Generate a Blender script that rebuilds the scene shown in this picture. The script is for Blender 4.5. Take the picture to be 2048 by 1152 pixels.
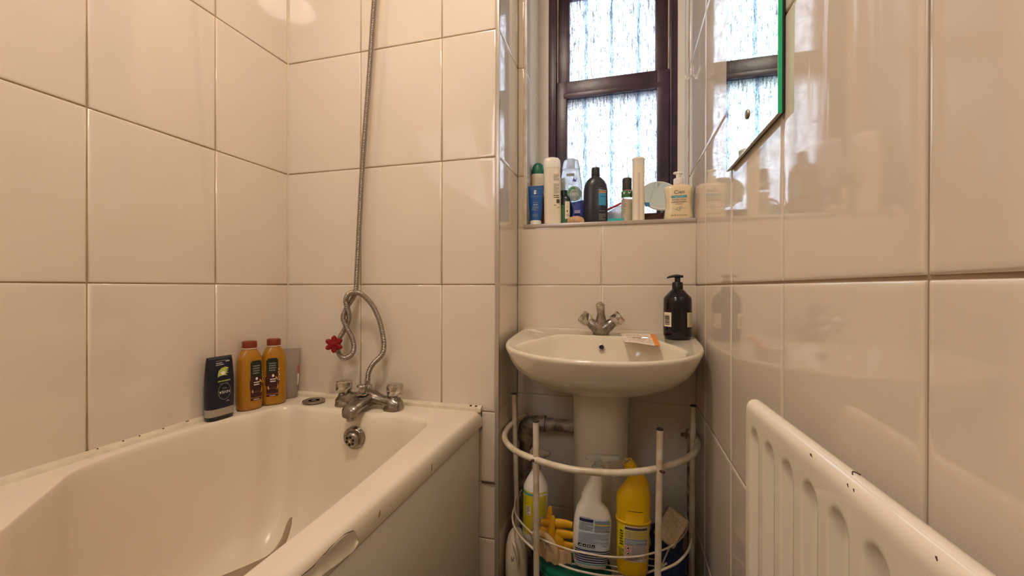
import bpy, bmesh, math, random
from mathutils import Vector, Matrix
from math import pi, sin, cos, radians as rad

C = bpy.context.scene.collection
for o in list(bpy.data.objects): bpy.data.objects.remove(o)

# ------------------------------------------------------------------ camera, world, light, exposure
F, YAW, PIT, ROL = 819.1, .2672, -.0019, .0017
_f = Vector((-sin(YAW)*cos(PIT), cos(YAW)*cos(PIT), sin(PIT)))
_r = Vector((cos(YAW), sin(YAW), 0)); _u = _r.cross(_f)
r2 = _r*cos(ROL)+_u*sin(ROL); u2 = -_r*sin(ROL)+_u*cos(ROL)
cd = bpy.data.cameras.new('camera'); cam = bpy.data.objects.new('camera', cd); C.objects.link(cam)
cam.matrix_world = Matrix(((r2.x, u2.x, -_f.x, 0), (r2.y, u2.y, -_f.y, 0), (r2.z, u2.z, -_f.z, .96), (0, 0, 0, 1)))
cd.sensor_width = 36; cd.lens = F/2048*36; cd.clip_start = .02
bpy.context.scene.camera = cam

W = bpy.data.worlds.new('daylight'); bpy.context.scene.world = W; W.use_nodes = True
nt = W.node_tree; bg = nt.nodes['Background']
tc = nt.nodes.new('ShaderNodeTexCoord'); sx = nt.nodes.new('ShaderNodeSeparateXYZ'); cr = nt.nodes.new('ShaderNodeValToRGB')
nt.links.new(tc.outputs['Generated'], sx.inputs[0]); nt.links.new(sx.outputs['Z'], cr.inputs[0]); nt.links.new(cr.outputs[0], bg.inputs[0])
cr.color_ramp.elements[0].position = 0; cr.color_ramp.elements[0].color = (.88, .94, 1, 1)
e = cr.color_ramp.elements.new(.30); e.color = (.88, .94, 1, 1)
e = cr.color_ramp.elements.new(.43); e.color = (.55, .58, .66, 1)
cr.color_ramp.elements[-1].position = .60; cr.color_ramp.elements[-1].color = (.50, .47, .50, 1)
bg.inputs[1].default_value = 8.6

def area(name, loc, tgt, sx_, sy_, energy, col, shape='RECTANGLE'):
    l = bpy.data.lights.new(name, 'AREA'); l.shape = shape; l.size = sx_; l.size_y = sy_; l.energy = energy; l.color = col
    o = bpy.data.objects.new(name, l); C.objects.link(o); o.location = loc
    o.rotation_euler = (Vector(tgt)-Vector(loc)).to_track_quat('-Z', 'Y').to_euler(); return o
# skylight coming through the obscured window
_p = area('window_portal', (-.055, 1.86, 1.75), (-.055, .5, 1.75), .55, 1.12, 1, (1, 1, 1)); _p.data.cycles.is_portal = True
# warm ceiling lamp of the room
area('ceiling_lamp_glow', (-.42, .44, 2.62), (-.42, .44, 0), .30, .30, 15.2, (1.0, .835, .675), 'DISK')

# cool fill light added at the rear left to neutralise the wall colours
area('rear_fill_light', (-.80, -1.18, 2.05), (-.15, 1.0, .9), .65, .75, 7.5, (.86, .93, 1.0))

vs = bpy.context.scene.view_settings
vs.view_transform = 'Standard'; vs.look = 'None'; vs.gamma = 1; vs.exposure = 0.0; vs.use_curve_mapping = False

# ------------------------------------------------------------------ materials
def lin(h):
    h = h.lstrip('#'); c = [int(h[i:i+2], 16)/255 for i in (0, 2, 4)]
    return tuple((x/12.92 if x <= .04045 else ((x+.055)/1.055)**2.4) for x in c)+(1,)
def mat(name, col, rough=.5, metal=0, bump=0, bscale=60, mottle=0, mscale=8, dark=None, **kw):
    m = bpy.data.materials.new(name); m.use_nodes = True; n = m.node_tree.nodes; l = m.node_tree.links
    b = n['Principled BSDF']; c = lin(col) if isinstance(col, str) else col
    b.inputs['Base Color'].default_value = c; b.inputs['Roughness'].default_value = rough; b.inputs['Metallic'].default_value = metal
    for k, v in kw.items(): b.inputs[k.replace('_', ' ')].default_value = v
    t = n.new('ShaderNodeTexCoord')
    if mottle:
        nz = n.new('ShaderNodeTexNoise'); nz.inputs['Scale'].default_value = mscale; nz.inputs['Detail'].default_value = 4
        l.new(t.outputs['Object'], nz.inputs['Vector'])
        r = n.new('ShaderNodeValToRGB'); r.color_ramp.elements[0].position = .38; r.color_ramp.elements[1].position = .66
        d = lin(dark) if dark else tuple(x*(1-mottle) for x in c[:3])+(1,)
        r.color_ramp.elements[0].color = d; r.color_ramp.elements[1].color = c
        l.new(nz.outputs[0], r.inputs[0]); l.new(r.outputs[0], b.inputs['Base Color'])
    if bump:
        nz = n.new('ShaderNodeTexNoise'); nz.inputs['Scale'].default_value = bscale; nz.inputs['Detail'].default_value = 3
        l.new(t.outputs['Object'], nz.inputs['Vector'])
        bp = n.new('ShaderNodeBump'); bp.inputs['Strength'].default_value = bump; bp.inputs['Distance'].default_value = .002
        l.new(nz.outputs[0], bp.inputs['Height']); l.new(bp.outputs[0], b.inputs['Normal'])
    return m
def residue_tile():
    m = mat('cream_glazed_tile_with_residue', '#e3d6c6', .05, bump=.08, bscale=7, IOR=1.62); n = m.node_tree.nodes; l = m.node_tree.links; b = n['Principled BSDF']
    t = n.new('ShaderNodeTexCoord'); mp = n.new('ShaderNodeMapping'); mp.inputs['Scale'].default_value = (1, 34, 2.6); l.new(t.outputs['Object'], mp.inputs[0])
    nz = n.new('ShaderNodeTexNoise'); nz.inputs['Scale'].default_value = 1.0; nz.inputs['Detail'].default_value = 3; l.new(mp.outputs[0], nz.inputs['Vector'])
    sx = n.new('ShaderNodeSeparateXYZ'); l.new(t.outputs['Object'], sx.inputs[0])
    def ramp(sock, pts):
        r = n.new('ShaderNodeValToRGB'); l.new(sock, r.inputs[0]); e = r.color_ramp.elements
        e[0].position, e[0].color = pts[0][0], (pts[0][1],)*3+(1,); e[1].position, e[1].color = pts[-1][0], (pts[-1][1],)*3+(1,)
        for p, v in pts[1:-1]: q = e.new(p); q.color = (v, v, v, 1)
        return r.outputs[0]
    def mul(a, c):
        x = n.new('ShaderNodeMath'); x.operation = 'MULTIPLY'; l.new(a, x.inputs[0]); l.new(c, x.inputs[1]) if not isinstance(c, (int, float)) else setattr(x.inputs[1], 'default_value', c); return x.outputs[0]
    zz = mul(sx.outputs['Z'], .4)
    k = mul(mul(ramp(nz.outputs[0], [(.54, 0), (.60, 1)]), ramp(sx.outputs['Y'], [(.41, 0), (.50, .9), (.62, 1), (.70, 0)])), ramp(zz, [(.45, 0), (.50, 1), (.95, 1)]))
    mx = n.new('ShaderNodeMix'); mx.data_type = 'RGBA'; l.new(mul(k, .55), mx.inputs[0]); mx.inputs[6].default_value = lin('#e3d6c6'); mx.inputs[7].default_value = lin('#f6f3ee'); l.new(mx.outputs[2], b.inputs['Base Color'])
    ad = n.new('ShaderNodeMath'); ad.operation = 'ADD'; ad.inputs[1].default_value = .05; l.new(mul(k, .30), ad.inputs[0]); l.new(ad.outputs[0], b.inputs['Roughness'])
    return m
M = {}
M['tile'] = mat('cream_glazed_tile', '#e3d6c6', .05, bump=.08, bscale=7, mottle=.03, mscale=5, IOR=1.62)
M['tile_r'] = residue_tile()
M['grout'] = mat('tan_grout', '#b89c74', .8, mottle=.35, mscale=14)
M['grout_right'] = mat('grey_brown_grout', '#a38b70', .7, mottle=.2, mscale=14)
M['grout_light'] = mat('pale_grout', '#d9cbb4', .8, mottle=.15, mscale=14)
M['grout_dark'] = mat('dark_mouldy_grout', '#5d4634', .9, mottle=.5, mscale=60)
M['plaster'] = mat('white_painted_plaster', '#ece6dc', .6, bump=.2, bscale=40, mottle=.05)
M['paint'] = mat('cream_wall_paint', '#e0c9a6', .7)
M['ceilingp'] = mat('white_ceiling_paint', '#efe4d2', .8)
M['floorp'] = mat('brown_vinyl_floor', '#4a3a2e', .5, mottle=.3, mscale=12)
M['trim'] = mat('pearl_plastic_trim', '#bdb2a6', .25, .35)
M['bath'] = mat('beige_bath_acrylic', '#e6d8c2', .27, mottle=.05, mscale=3)
M['seal'] = mat('cream_sealant_strip', '#e0d2b8', .4, mottle=.12, mscale=30)
M['panel'] = mat('pale_bath_panel', '#e4dccb', .32, mottle=.05, mscale=4)
M['peel'] = mat('peeled_panel_film', '#d3c6b0', .5, mottle=.12, mscale=30)
M['crack'] = mat('dark_brown_crack', '#3c2616', .9)
M['basin'] = mat('pampas_ceramic', '#e2d7c2', .10, mottle=.05, mscale=4, Coat_Weight=.3)
M['chrome'] = mat('worn_chrome', '#c8c2ba', .16, 1.0, mottle=.45, mscale=55, bump=.15, bscale=80)
M['chrome_dull'] = mat('limescaled_chrome', '#aaa196', .30, 1.0, mottle=.4, mscale=70, bump=.25, bscale=120)
M['chrome_knob'] = mat('worn_bright_chrome', '#d6d0c8', .18, 1.0, mottle=.3, mscale=60)
M['chrome_clean'] = mat('bright_chrome', '#d8d4ce', .08, 1.0)
M['steel'] = mat('brushed_steel_hose', '#a59c92', .24, 1.0)
M['black'] = mat('black_hole', '#0c0a08', .8)
M['darkgrey'] = mat('dark_grey', '#3a3632', .6)
M['wood'] = mat('dark_red_brown_painted_timber', '#46293c', .34, bump=.35, bscale=35, mottle=.35, mscale=14, dark='#301a2a')
M['whitepaint'] = mat('white_enamel', '#e6dcca', .28, mottle=.06, mscale=20, dark='#cbb898')
M['radiator'] = mat('white_radiator_enamel', '#e9dfcf', .09)
M['chipc'] = mat('brown_enamel_chip', '#8f6c4e', .7)
M['rust'] = mat('rust_spot', '#4a2c18', .8)
M['mirror'] = mat('silvered_mirror', '#e9f6f1', .015, 1.0)
M['glassedge'] = mat('green_glass_edge', '#14d694', .15)
M['hook'] = mat('white_plastic_hook', '#e8dfd2', .3)
M['white'] = mat('white_plastic', '#eee8dc', .32)
M['ivory'] = mat('ivory_plastic', '#e9dcc2', .30)
M['cream_lotion'] = mat('cream_liquid_soap', '#ead5ad', .22)
M['clear'] = mat('clear_plastic', '#f4f6f4', .08, Transmission_Weight=.85, IOR=1.2)
M['milky'] = mat('milky_clear_plastic', '#e6edf4', .22, Transmission_Weight=.55, IOR=1.15)
M['smoky'] = mat('translucent_grey_plastic', '#c4b8ac', .25, Transmission_Weight=.45, IOR=1.2)
M['amberglass'] = mat('dark_amber_plastic', '#1d0b08', .12, mottle=.5, mscale=20, dark='#070510')
M['blackplastic'] = mat('black_plastic', '#101013', .30)
M['blackbottle'] = mat('black_shampoo_plastic', '#26262c', .32)
M['navy'] = mat('navy_plastic', '#0c1026', .28)
M['silver'] = mat('silver_plastic_band', '#a9a292', .35, .3)
M['yellowshampoo'] = mat('golden_shampoo', '#b47c1e', .22, mottle=.12, mscale=6)
M['yellowlow'] = mat('golden_shampoo_low', '#e2a838', .25)
M['redcap'] = mat('rust_red_cap', '#7c2c16', .35)
M['darklabel'] = mat('dark_maroon_label', '#3a1410', .4)
M['darkgreenlabel'] = mat('dark_green_label', '#1b2415', .4)
M['tan'] = mat('tan_print', '#d99a5c', .5)
M['lime'] = mat('lime_print', '#b6c25a', .5)
M['greyprint'] = mat('grey_print', '#8c8a86', .5)
M['whiteprint'] = mat('white_print', '#f2ede2', .5)
M['inkblack'] = mat('black_ink', '#1a1718', .5)
M['inkblue'] = mat('navy_ink', '#20264e', .5)
M['inkmid'] = mat('grey_blue_ink', '#7f8fa2', .5)
M['skyblue'] = mat('sky_blue_print', '#3f9cd0', .45)
M['teal'] = mat('teal_band', '#4fa3ab', .45)
M['royal'] = mat('royal_blue_plastic', '#0f4f96', .30)
M['deepblue'] = mat('deep_blue_film', '#17348c', .30)
M['violet'] = mat('violet_print', '#5a52ac', .4)
M['darkgreen'] = mat('dark_green_cap', '#146a52', .35)
M['bottlegreen'] = mat('very_dark_green_plastic', '#12211c', .25)
M['leafgreen'] = mat('leafy_green_print', '#3f7a4a', .5, mottle=.6, mscale=160)
M['green'] = mat('bright_green_print', '#2f9a50', .45)
M['orange'] = mat('orange_print', '#ec8a2a', .5)
M['brownbottle'] = mat('brown_orange_plastic', '#9c5a34', .35)
M['red'] = mat('red_zip', '#d8323a', .4)
M['pinkred'] = mat('pink_print', '#c75a50', .5)
M['turq'] = mat('turquoise_plastic', '#3fb6b8', .4)
M['pouch'] = mat('clear_pouch', '#e9eef2', .2, Transmission_Weight=.4, IOR=1.1)
M['soapbar'] = mat('tan_stone_soap', '#d3ab82', .6, mottle=.2, mscale=60)
M['basket'] = mat('brown_woven_box', '#6b3f32', .7, mottle=.45, mscale=120)
M['redflower'] = mat('translucent_red_plastic', '#9a0a14', .12, Transmission_Weight=.35, IOR=1.4)
M['yellow'] = mat('yellow_hdpe', '#e2b400', .30)
M['yellow_label'] = mat('yellow_label', '#e3cf1e', .4)
M['yellow_glove'] = mat('yellow_rubber', '#e0a808', .55, bump=.2, bscale=60)
M['cloth'] = mat('cream_rubber_lining', '#d8b98a', .75, bump=.3, bscale=60)
M['sponge'] = mat('beige_sponge', '#cdb692', .95, bump=1.0, bscale=300, mottle=.25, mscale=150)
M['scourer'] = mat('green_scourer', '#2c4a1e', .95, bump=1.0, bscale=300, mottle=.4, mscale=150)
M['bluecloth'] = mat('blue_mesh_cloth', '#1d3f78', .8, bump=1, bscale=400, mottle=.7, mscale=300, dark='#0a1734')
M['greentub'] = mat('green_plastic_tub', '#0d6a4c', .35)
M['pipe'] = mat('grimy_grey_plastic_pipe', '#b5a58f', .4, mottle=.4, mscale=25, dark='#5d5042')
M['paper'] = mat('pink_cream_paper', '#ecdccb', .7)
M['redink'] = mat('red_brown_ink', '#a85a4a', .7)
M['labelpale'] = mat('pale_blue_label', '#d5dbe0', .4)
M['labelpink'] = mat('pale_pink_label', '#d9c3b8', .4)
M['matp'] = mat('thin_translucent_plastic', '#d2c0ae', .25, Transmission_Weight=.5, IOR=1.1)
M['lampglass'] = mat('lamp_glass', '#fff0d8', .4)
_b = M['lampglass'].node_tree.nodes['Principled BSDF']; _b.inputs['Emission Color'].default_value = (1, .75, .48, 1); _b.inputs['Emission Strength'].default_value = 5
# obscured window glass: translucent pressed pattern, with wet streaks
def window_glass():
    m = bpy.data.materials.new('wet_patterned_glass'); m.use_nodes = True; n = m.node_tree.nodes; l = m.node_tree.links; n.clear()
    out = n.new('ShaderNodeOutputMaterial'); t = n.new('ShaderNodeTexCoord')
    mp = n.new('ShaderNodeMapping'); mp.inputs['Scale'].default_value = (105, 105, 9); l.new(t.outputs['Object'], mp.inputs[0])
    nz = n.new('ShaderNodeTexNoise'); nz.inputs['Scale'].default_value = 2.0; nz.inputs['Detail'].default_value = 6; l.new(mp.outputs[0], nz.inputs['Vector'])
    mp2 = n.new('ShaderNodeMapping'); mp2.inputs['Scale'].default_value = (90, 90, 45); l.new(t.outputs['Object'], mp2.inputs[0])
    nz2 = n.new('ShaderNodeTexNoise'); nz2.inputs['Scale'].default_value = 2.5; nz2.inputs['Detail'].default_value = 3; l.new(mp2.outputs[0], nz2.inputs['Vector'])
    r = n.new('ShaderNodeValToRGB'); l.new(nz.outputs[0], r.inputs[0])
    r.color_ramp.elements[0].position = .33; r.color_ramp.elements[0].color = (.15, .17, .19, 1)
    r.color_ramp.elements[1].position = .52; r.color_ramp.elements[1].color = (.74, .78, .82, 1)
    r2_ = n.new('ShaderNodeValToRGB'); l.new(nz2.outputs[0], r2_.inputs[0])
    r2_.color_ramp.elements[0].position = .33; r2_.color_ramp.elements[0].color = (.26, .29, .33, 1)
    r2_.color_ramp.elements[1].position = .46; r2_.color_ramp.elements[1].color = (1, 1, 1, 1)
    mx = n.new('ShaderNodeMix'); mx.data_type = 'RGBA'; mx.blend_type = 'MULTIPLY'; mx.inputs[0].default_value = 1
    l.new(r.outputs[0], mx.inputs[6]); l.new(r2_.outputs[0], mx.inputs[7])
    sp = n.new('ShaderNodeSeparateXYZ'); l.new(t.outputs['Object'], sp.inputs[0])
    def mt(op, a, b=None):
        q = n.new('ShaderNodeMath'); q.operation = op
        for k_, v in enumerate((a, b)):
            if v is None: continue
            if isinstance(v, (int, float)): q.inputs[k_].default_value = v
            else: l.new(v, q.inputs[k_])
        return q.outputs[0]
    wv = mt('COSINE', mt('MULTIPLY', mt('ADD', sp.outputs['X'], .053), 2*pi/.1085)); r3 = n.new('ShaderNodeValToRGB'); l.new(mt('MULTIPLY', mt('ADD', wv, 1.0), .5), r3.inputs[0])
    r3.color_ramp.elements[0].position = .90; r3.color_ramp.elements[0].color = (1, 1, 1, 1); r3.color_ramp.elements[1].position = .99; r3.color_ramp.elements[1].color = (.58, .66, .72, 1)
    mx3 = n.new('ShaderNodeMix'); mx3.data_type = 'RGBA'; mx3.blend_type = 'MULTIPLY'; mx3.inputs[0].default_value = 1
    l.new(mx.outputs[2], mx3.inputs[6]); l.new(r3.outputs[0], mx3.inputs[7]); mx = mx3
    bp = n.new('ShaderNodeBump'); bp.inputs['Strength'].default_value = .6; bp.inputs['Distance'].default_value = .003; l.new(nz2.outputs[0], bp.inputs['Height'])
    tr = n.new('ShaderNodeBsdfTranslucent'); l.new(mx.outputs[2], tr.inputs[0]); l.new(bp.outputs[0], tr.inputs['Normal'])
    tp = n.new('ShaderNodeBsdfTransparent'); l.new(mx.outputs[2], tp.inputs[0])
    gl = n.new('ShaderNodeBsdfGlossy'); gl.inputs['Roughness'].default_value = .15; l.new(bp.outputs[0], gl.inputs['Normal'])
    m1 = n.new('ShaderNodeMixShader'); m1.inputs[0].default_value = .55; l.new(tr.outputs[0], m1.inputs[1]); l.new(tp.outputs[0], m1.inputs[2])
    m2 = n.new('ShaderNodeMixShader'); m2.inputs[0].default_value = .06; l.new(m1.outputs[0], m2.inputs[1]); l.new(gl.outputs[0], m2.inputs[2])
    l.new(m2.outputs[0], out.inputs[0]); return m
M['glass'] = window_glass()

# ------------------------------------------------------------------ helpers
def thing(name, label, cat, loc=(0, 0, 0), rotz=0, group=None, rot=None):
    o = bpy.data.objects.new(name, None); C.objects.link(o); o.empty_display_size = .05
    o.location = loc; o.rotation_euler = rot if rot else (0, 0, rotz); o['label'] = label; o['category'] = cat
    if group: o['group'] = group
    return o
def obj(name, bm, m, parent=None, smooth=True, label=None, angle=50, kind=None):
    me = bpy.data.meshes.new(name); bmesh.ops.recalc_face_normals(bm, faces=bm.faces[:]) if not getattr(bm, 'keepn', False) else None
    bm.to_mesh(me); bm.free()
    for x in (m if isinstance(m, (list, tuple)) else [m]): me.materials.append(M[x])
    if smooth:
        me.shade_smooth()
        try: me.set_sharp_from_angle(angle=rad(angle))
        except Exception: pass
    o = bpy.data.objects.new(name, me); C.objects.link(o)
    if parent: o.parent = parent
    if label: o['label'] = label
    if kind: o['kind'] = kind
    return o
def tag(o, label, cat, group=None):
    o['label'] = label; o['category'] = cat
    if group: o['group'] = group
    return o
def BM(): return bmesh.new()
def box(bm, x0, x1, y0, y1, z0, z1, bev=0, seg=2, mi=0, mtx=None):
    g = bmesh.ops.create_cube(bm, size=1)['verts']
    for v in g: v.co = Vector((x0+(v.co.x+.5)*(x1-x0), y0+(v.co.y+.5)*(y1-y0), z0+(v.co.z+.5)*(z1-z0)))
    fs = set(f for v in g for f in v.link_faces)
    if bev:
        es = list(set(e for v in g for e in v.link_edges))
        r = bmesh.ops.bevel(bm, geom=es, offset=bev, segments=seg, profile=.6, affect='EDGES', clamp_overlap=True)
        fs = set(r['faces']) | set(f for f in fs if f.is_valid)
        fs |= set(f for v in r['verts'] for f in v.link_faces)
    for f in fs: f.material_index = mi
    if mtx:
        for v in set(v for f in fs for v in f.verts): v.co = mtx @ v.co
    return fs
def loft(bm, rings, mi=0, cap0=True, cap1=True, closed=True):
    R = [[bm.verts.new(p) for p in r] for r in rings]; n = len(R[0])
    for a, b in zip(R, R[1:]):
        for i in range(n if closed else n-1):
            j = (i+1) % n
            try: f = bm.faces.new((a[i], a[j], b[j], b[i])); f.material_index = mi
            except ValueError: pass
    if closed and cap0: f = bm.faces.new(R[0][::-1]); f.material_index = mi
    if closed and cap1: f = bm.faces.new(R[-1]); f.material_index = mi
    return R
def selip(a, b, n, N=40, z=0, cx=0, cy=0):
    out = []
    for i in range(N):
        t = 2*pi*i/N; c, s = cos(t), sin(t)
        out.append(Vector((cx+a*math.copysign(abs(c)**(2/n), c), cy+b*math.copysign(abs(s)**(2/n), s), z)))
    return out
def body(bm, prof, N=40, mi=0, mtx=None, cap=True):      # prof: (z, a, b[, n[, cx[, cy]]])
    rings = []
    for p in prof:
        z, a, b = p[:3]; n = p[3] if len(p) > 3 else 2; cx = p[4] if len(p) > 4 else 0; cy = p[5] if len(p) > 5 else 0
        r = selip(a, b, n, N, z, cx, cy)
        if mtx: r = [mtx @ v for v in r]
        rings.append(r)
    loft(bm, rings, mi, cap, cap)
def lathe(bm, prof, N=32, mi=0, mtx=None, cap=True): body(bm, [(z, r, r) for z, r in prof], N, mi, mtx, cap)
def spline(pts, k=8, closed=False):
    P = [Vector(p) for p in pts]; n = len(P); out = []
    rng = n if closed else n-1
    for i in range(rng):
        if closed: p0, p1, p2, p3 = P[(i-1) % n], P[i], P[(i+1) % n], P[(i+2) % n]
        else: p0 = P[max(i-1, 0)]; p1 = P[i]; p2 = P[i+1]; p3 = P[min(i+2, n-1)]
        for j in range(k):
            t = j/k; out.append(.5*((2*p1)+(-p0+p2)*t+(2*p0-5*p1+4*p2-p3)*t*t+(-p0+3*p1-3*p2+p3)*t**3))
    if not closed: out.append(P[-1])
    return out
def tube(bm, pts, r, N=12, mi=0, closed=False, cap=True):
    pts = [Vector(p) for p in pts]; n = len(pts); rings = []
    up = None
    for i, p in enumerate(pts):
        if closed: d = pts[(i+1) % n]-pts[i-1]
        else: d = pts[min(i+1, n-1)]-pts[max(i-1, 0)]
        d.normalize()
        if up is None: up = d.orthogonal().normalized()
        up = (up-d*up.dot(d)).normalized(); s = d.cross(up)
        rr = r[i] if isinstance(r, (list, tuple)) else r
        rings.append([p+up*rr*cos(2*pi*k/N)+s*rr*sin(2*pi*k/N) for k in range(N)])
    if closed: rings.append(rings[0]); cap = False
    loft(bm, rings, mi, cap, cap)
    if closed: bmesh.ops.remove_doubles(bm, verts=bm.verts[:], dist=1e-6)
def resample(P, N, closed=True):
    P = [Vector(p) for p in P]; Q = P+[P[0]] if closed else P
    L = [0]
    for a, b in zip(Q, Q[1:]): L.append(L[-1]+(b-a).length)
    out = []; k = 0
    for i in range(N):
        d = L[-1]*i/(N if closed else N-1)
        while k < len(L)-2 and L[k+1] < d: k += 1
        t = (d-L[k])/max(1e-9, L[k+1]-L[k]); out.append(Q[k].lerp(Q[k+1], min(1, t)))
    return out
def prism(bm, poly, h0, h1, axis='z', mi=0, bev=0):
    def P(a, b, c): return {'z': Vector((a, b, c)), 'y': Vector((a, c, b)), 'x': Vector((c, a, b))}[axis]
    A = [bm.verts.new(P(p[0], p[1], h0)) for p in poly]; B = [bm.verts.new(P(p[0], p[1], h1)) for p in poly]
    n = len(poly); fs = [bm.faces.new(A[::-1]), bm.faces.new(B)]
    for i in range(n): fs.append(bm.faces.new((A[i], A[(i+1) % n], B[(i+1) % n], B[i])))
    for f in fs: f.material_index = mi
    return fs
def Rm(ax, d): return Matrix.Rotation(rad(d), 4, ax)
def T(x, y, z): return Matrix.Translation((x, y, z))

# --- flat print (text, bars, shapes) wrapped on a surface; surf(s, z, lift) -> local point
_txt = {}
def text_geo(s):
    if s not in _txt:
        cu = bpy.data.curves.new('t', 'FONT'); cu.body = s; cu.size = 1; cu.align_x = 'CENTER'; cu.resolution_u = 2
        o = bpy.data.objects.new('t', cu); C.objects.link(o); dg = bpy.context.evaluated_depsgraph_get()
        me = bpy.data.meshes.new_from_object(o.evaluated_get(dg)); _txt[s] = ([v.co.copy() for v in me.vertices], [tuple(p.vertices) for p in me.polygons])
        bpy.data.objects.remove(o); bpy.data.curves.remove(cu); bpy.data.meshes.remove(me)
    return _txt[s]
def decal(name, parent, surf, els, label=None):
    bm = BM(); mats = []
    def mi(m):
        if m not in mats: mats.append(m)
        return mats.index(m)
    for k, e in enumerate(els):
        kind = e[0]; lift = .0003+.00012*k if kind != 'base' else .0003
        if kind in ('rect', 'base'):
            _, s0, z0, s1, z1, m = e[:6]; nx = max(1, min(14, int(abs(s1-s0)/.003))); nz_ = max(1, min(8, int(abs(z1-z0)/.012)))
            G = [[bm.verts.new(surf(s0+(s1-s0)*i/nx, z0+(z1-z0)*j/nz_, lift)) for i in range(nx+1)] for j in range(nz_+1)]
            for j in range(nz_):
                for i in range(nx): bm.faces.new((G[j][i], G[j][i+1], G[j+1][i+1], G[j+1][i])).material_index = mi(m)
        elif kind == 'text':
            _, s, cs, cz, size, m = e[:6]; ang = e[6] if len(e) > 6 else 0; wx = e[7] if len(e) > 7 else 1
            vs_, fs = text_geo(s); ca, sa = cos(rad(ang)), sin(rad(ang))
            V = []
            for v in vs_:
                a, b = v.x*size*wx, (v.y-.35)*size; V.append(bm.verts.new(surf(cs+a*ca-b*sa, cz+a*sa+b*ca, lift)))
            for f in fs:
                try: bm.faces.new([V[i] for i in f]).material_index = mi(m)
                except ValueError: pass
        elif kind == 'poly':
            _, pts, m = e
            V = [bm.verts.new(surf(p[0], p[1], lift)) for p in pts]; bm.faces.new(V).material_index = mi(m)
        elif kind == 'ell':
            _, cs, cz, ra, rb, m = e
            V = [bm.verts.new(surf(cs+ra*cos(2*pi*i/28), cz+rb*sin(2*pi*i/28), lift)) for i in range(28)]; bm.faces.new(V).material_index = mi(m)
        elif kind == 'ring':
            _, cs, cz, ra, rb, w, m = e
            A = [bm.verts.new(surf(cs+ra*cos(2*pi*i/32), cz+rb*sin(2*pi*i/32), lift)) for i in range(32)]
            B = [bm.verts.new(surf(cs+(ra-w)*cos(2*pi*i/32), cz+(rb-w)*sin(2*pi*i/32), lift)) for i in range(32)]
            for i in range(32): bm.faces.new((A[i], A[(i+1) % 32], B[(i+1) % 32], B[i])).material_index = mi(m)
        elif kind == 'lines':      # many thin print lines: s0,s1,ztop,zbot,count,m
            _, s0, s1, zt, zb, cnt, m = e[:7]; rnd = random.Random(int(abs(s0+zt)*1e5))
            for i in range(cnt):
                z = zt+(zb-zt)*(i+.5)/cnt; h = abs(zt-zb)/cnt*.24; x = s0; xe = s1 if i % 4 != 3 else s0+(s1-s0)*rnd.uniform(.5, .9)
                while x < xe-.0005:
                    w = min(rnd.uniform(.002, .006), xe-x)
                    V = [bm.verts.new(surf(a, b, lift)) for a, b in ((x, z-h), (x+w, z-h), (x+w, z+h), (x, z+h))]
                    bm.faces.new(V).material_index = mi(m); x += w+.0008
    o = obj(name, _K(bm), mats, parent, smooth=False, label=label); return o
class _K:      # keeps face winding as built
    def __init__(s, bm): s.bm = bm; s.keepn = True
    def to_mesh(s, me): s.bm.to_mesh(me)
    def free(s): s.bm.free()
    @property
    def faces(s): return s.bm.faces
def surf_body(prof, ang=0):       # on a superellipse body; s is distance along the front, centred at angle ang from -y
    P = sorted([(p[0], p[1], p[2], p[3] if len(p) > 3 else 2, p[4] if len(p) > 4 else 0) for p in prof])
    def f(s, z, lift):
        q = P[0]
        for a, b in zip(P, P[1:]):
            if a[0] <= z <= b[0]:
                t = (z-a[0])/max(1e-9, b[0]-a[0]); q = [a[i]+(b[i]-a[i])*t for i in range(5)]; break
        else: q = P[-1] if z > P[-1][0] else P[0]
        _, A, B, n, cx = q; A += lift; B += lift
        if abs(A-B) < .004 or ang:       # round-ish: walk by angle
            th = rad(ang)+s/max(A, B)
            c, s_ = sin(th), -cos(th)
            k = (abs(c/A)**n+abs(s_/B)**n)**(-1/n); return Vector((cx+c*k, s_*k, z))
        x = max(-A*.998, min(A*.998, s)); return Vector((cx+x, -B*(1-abs(x/A)**n)**(1/n), z))
    return f
def surf_plane(y): return lambda s, z, lift: Vector((s, y-lift, z))

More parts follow.
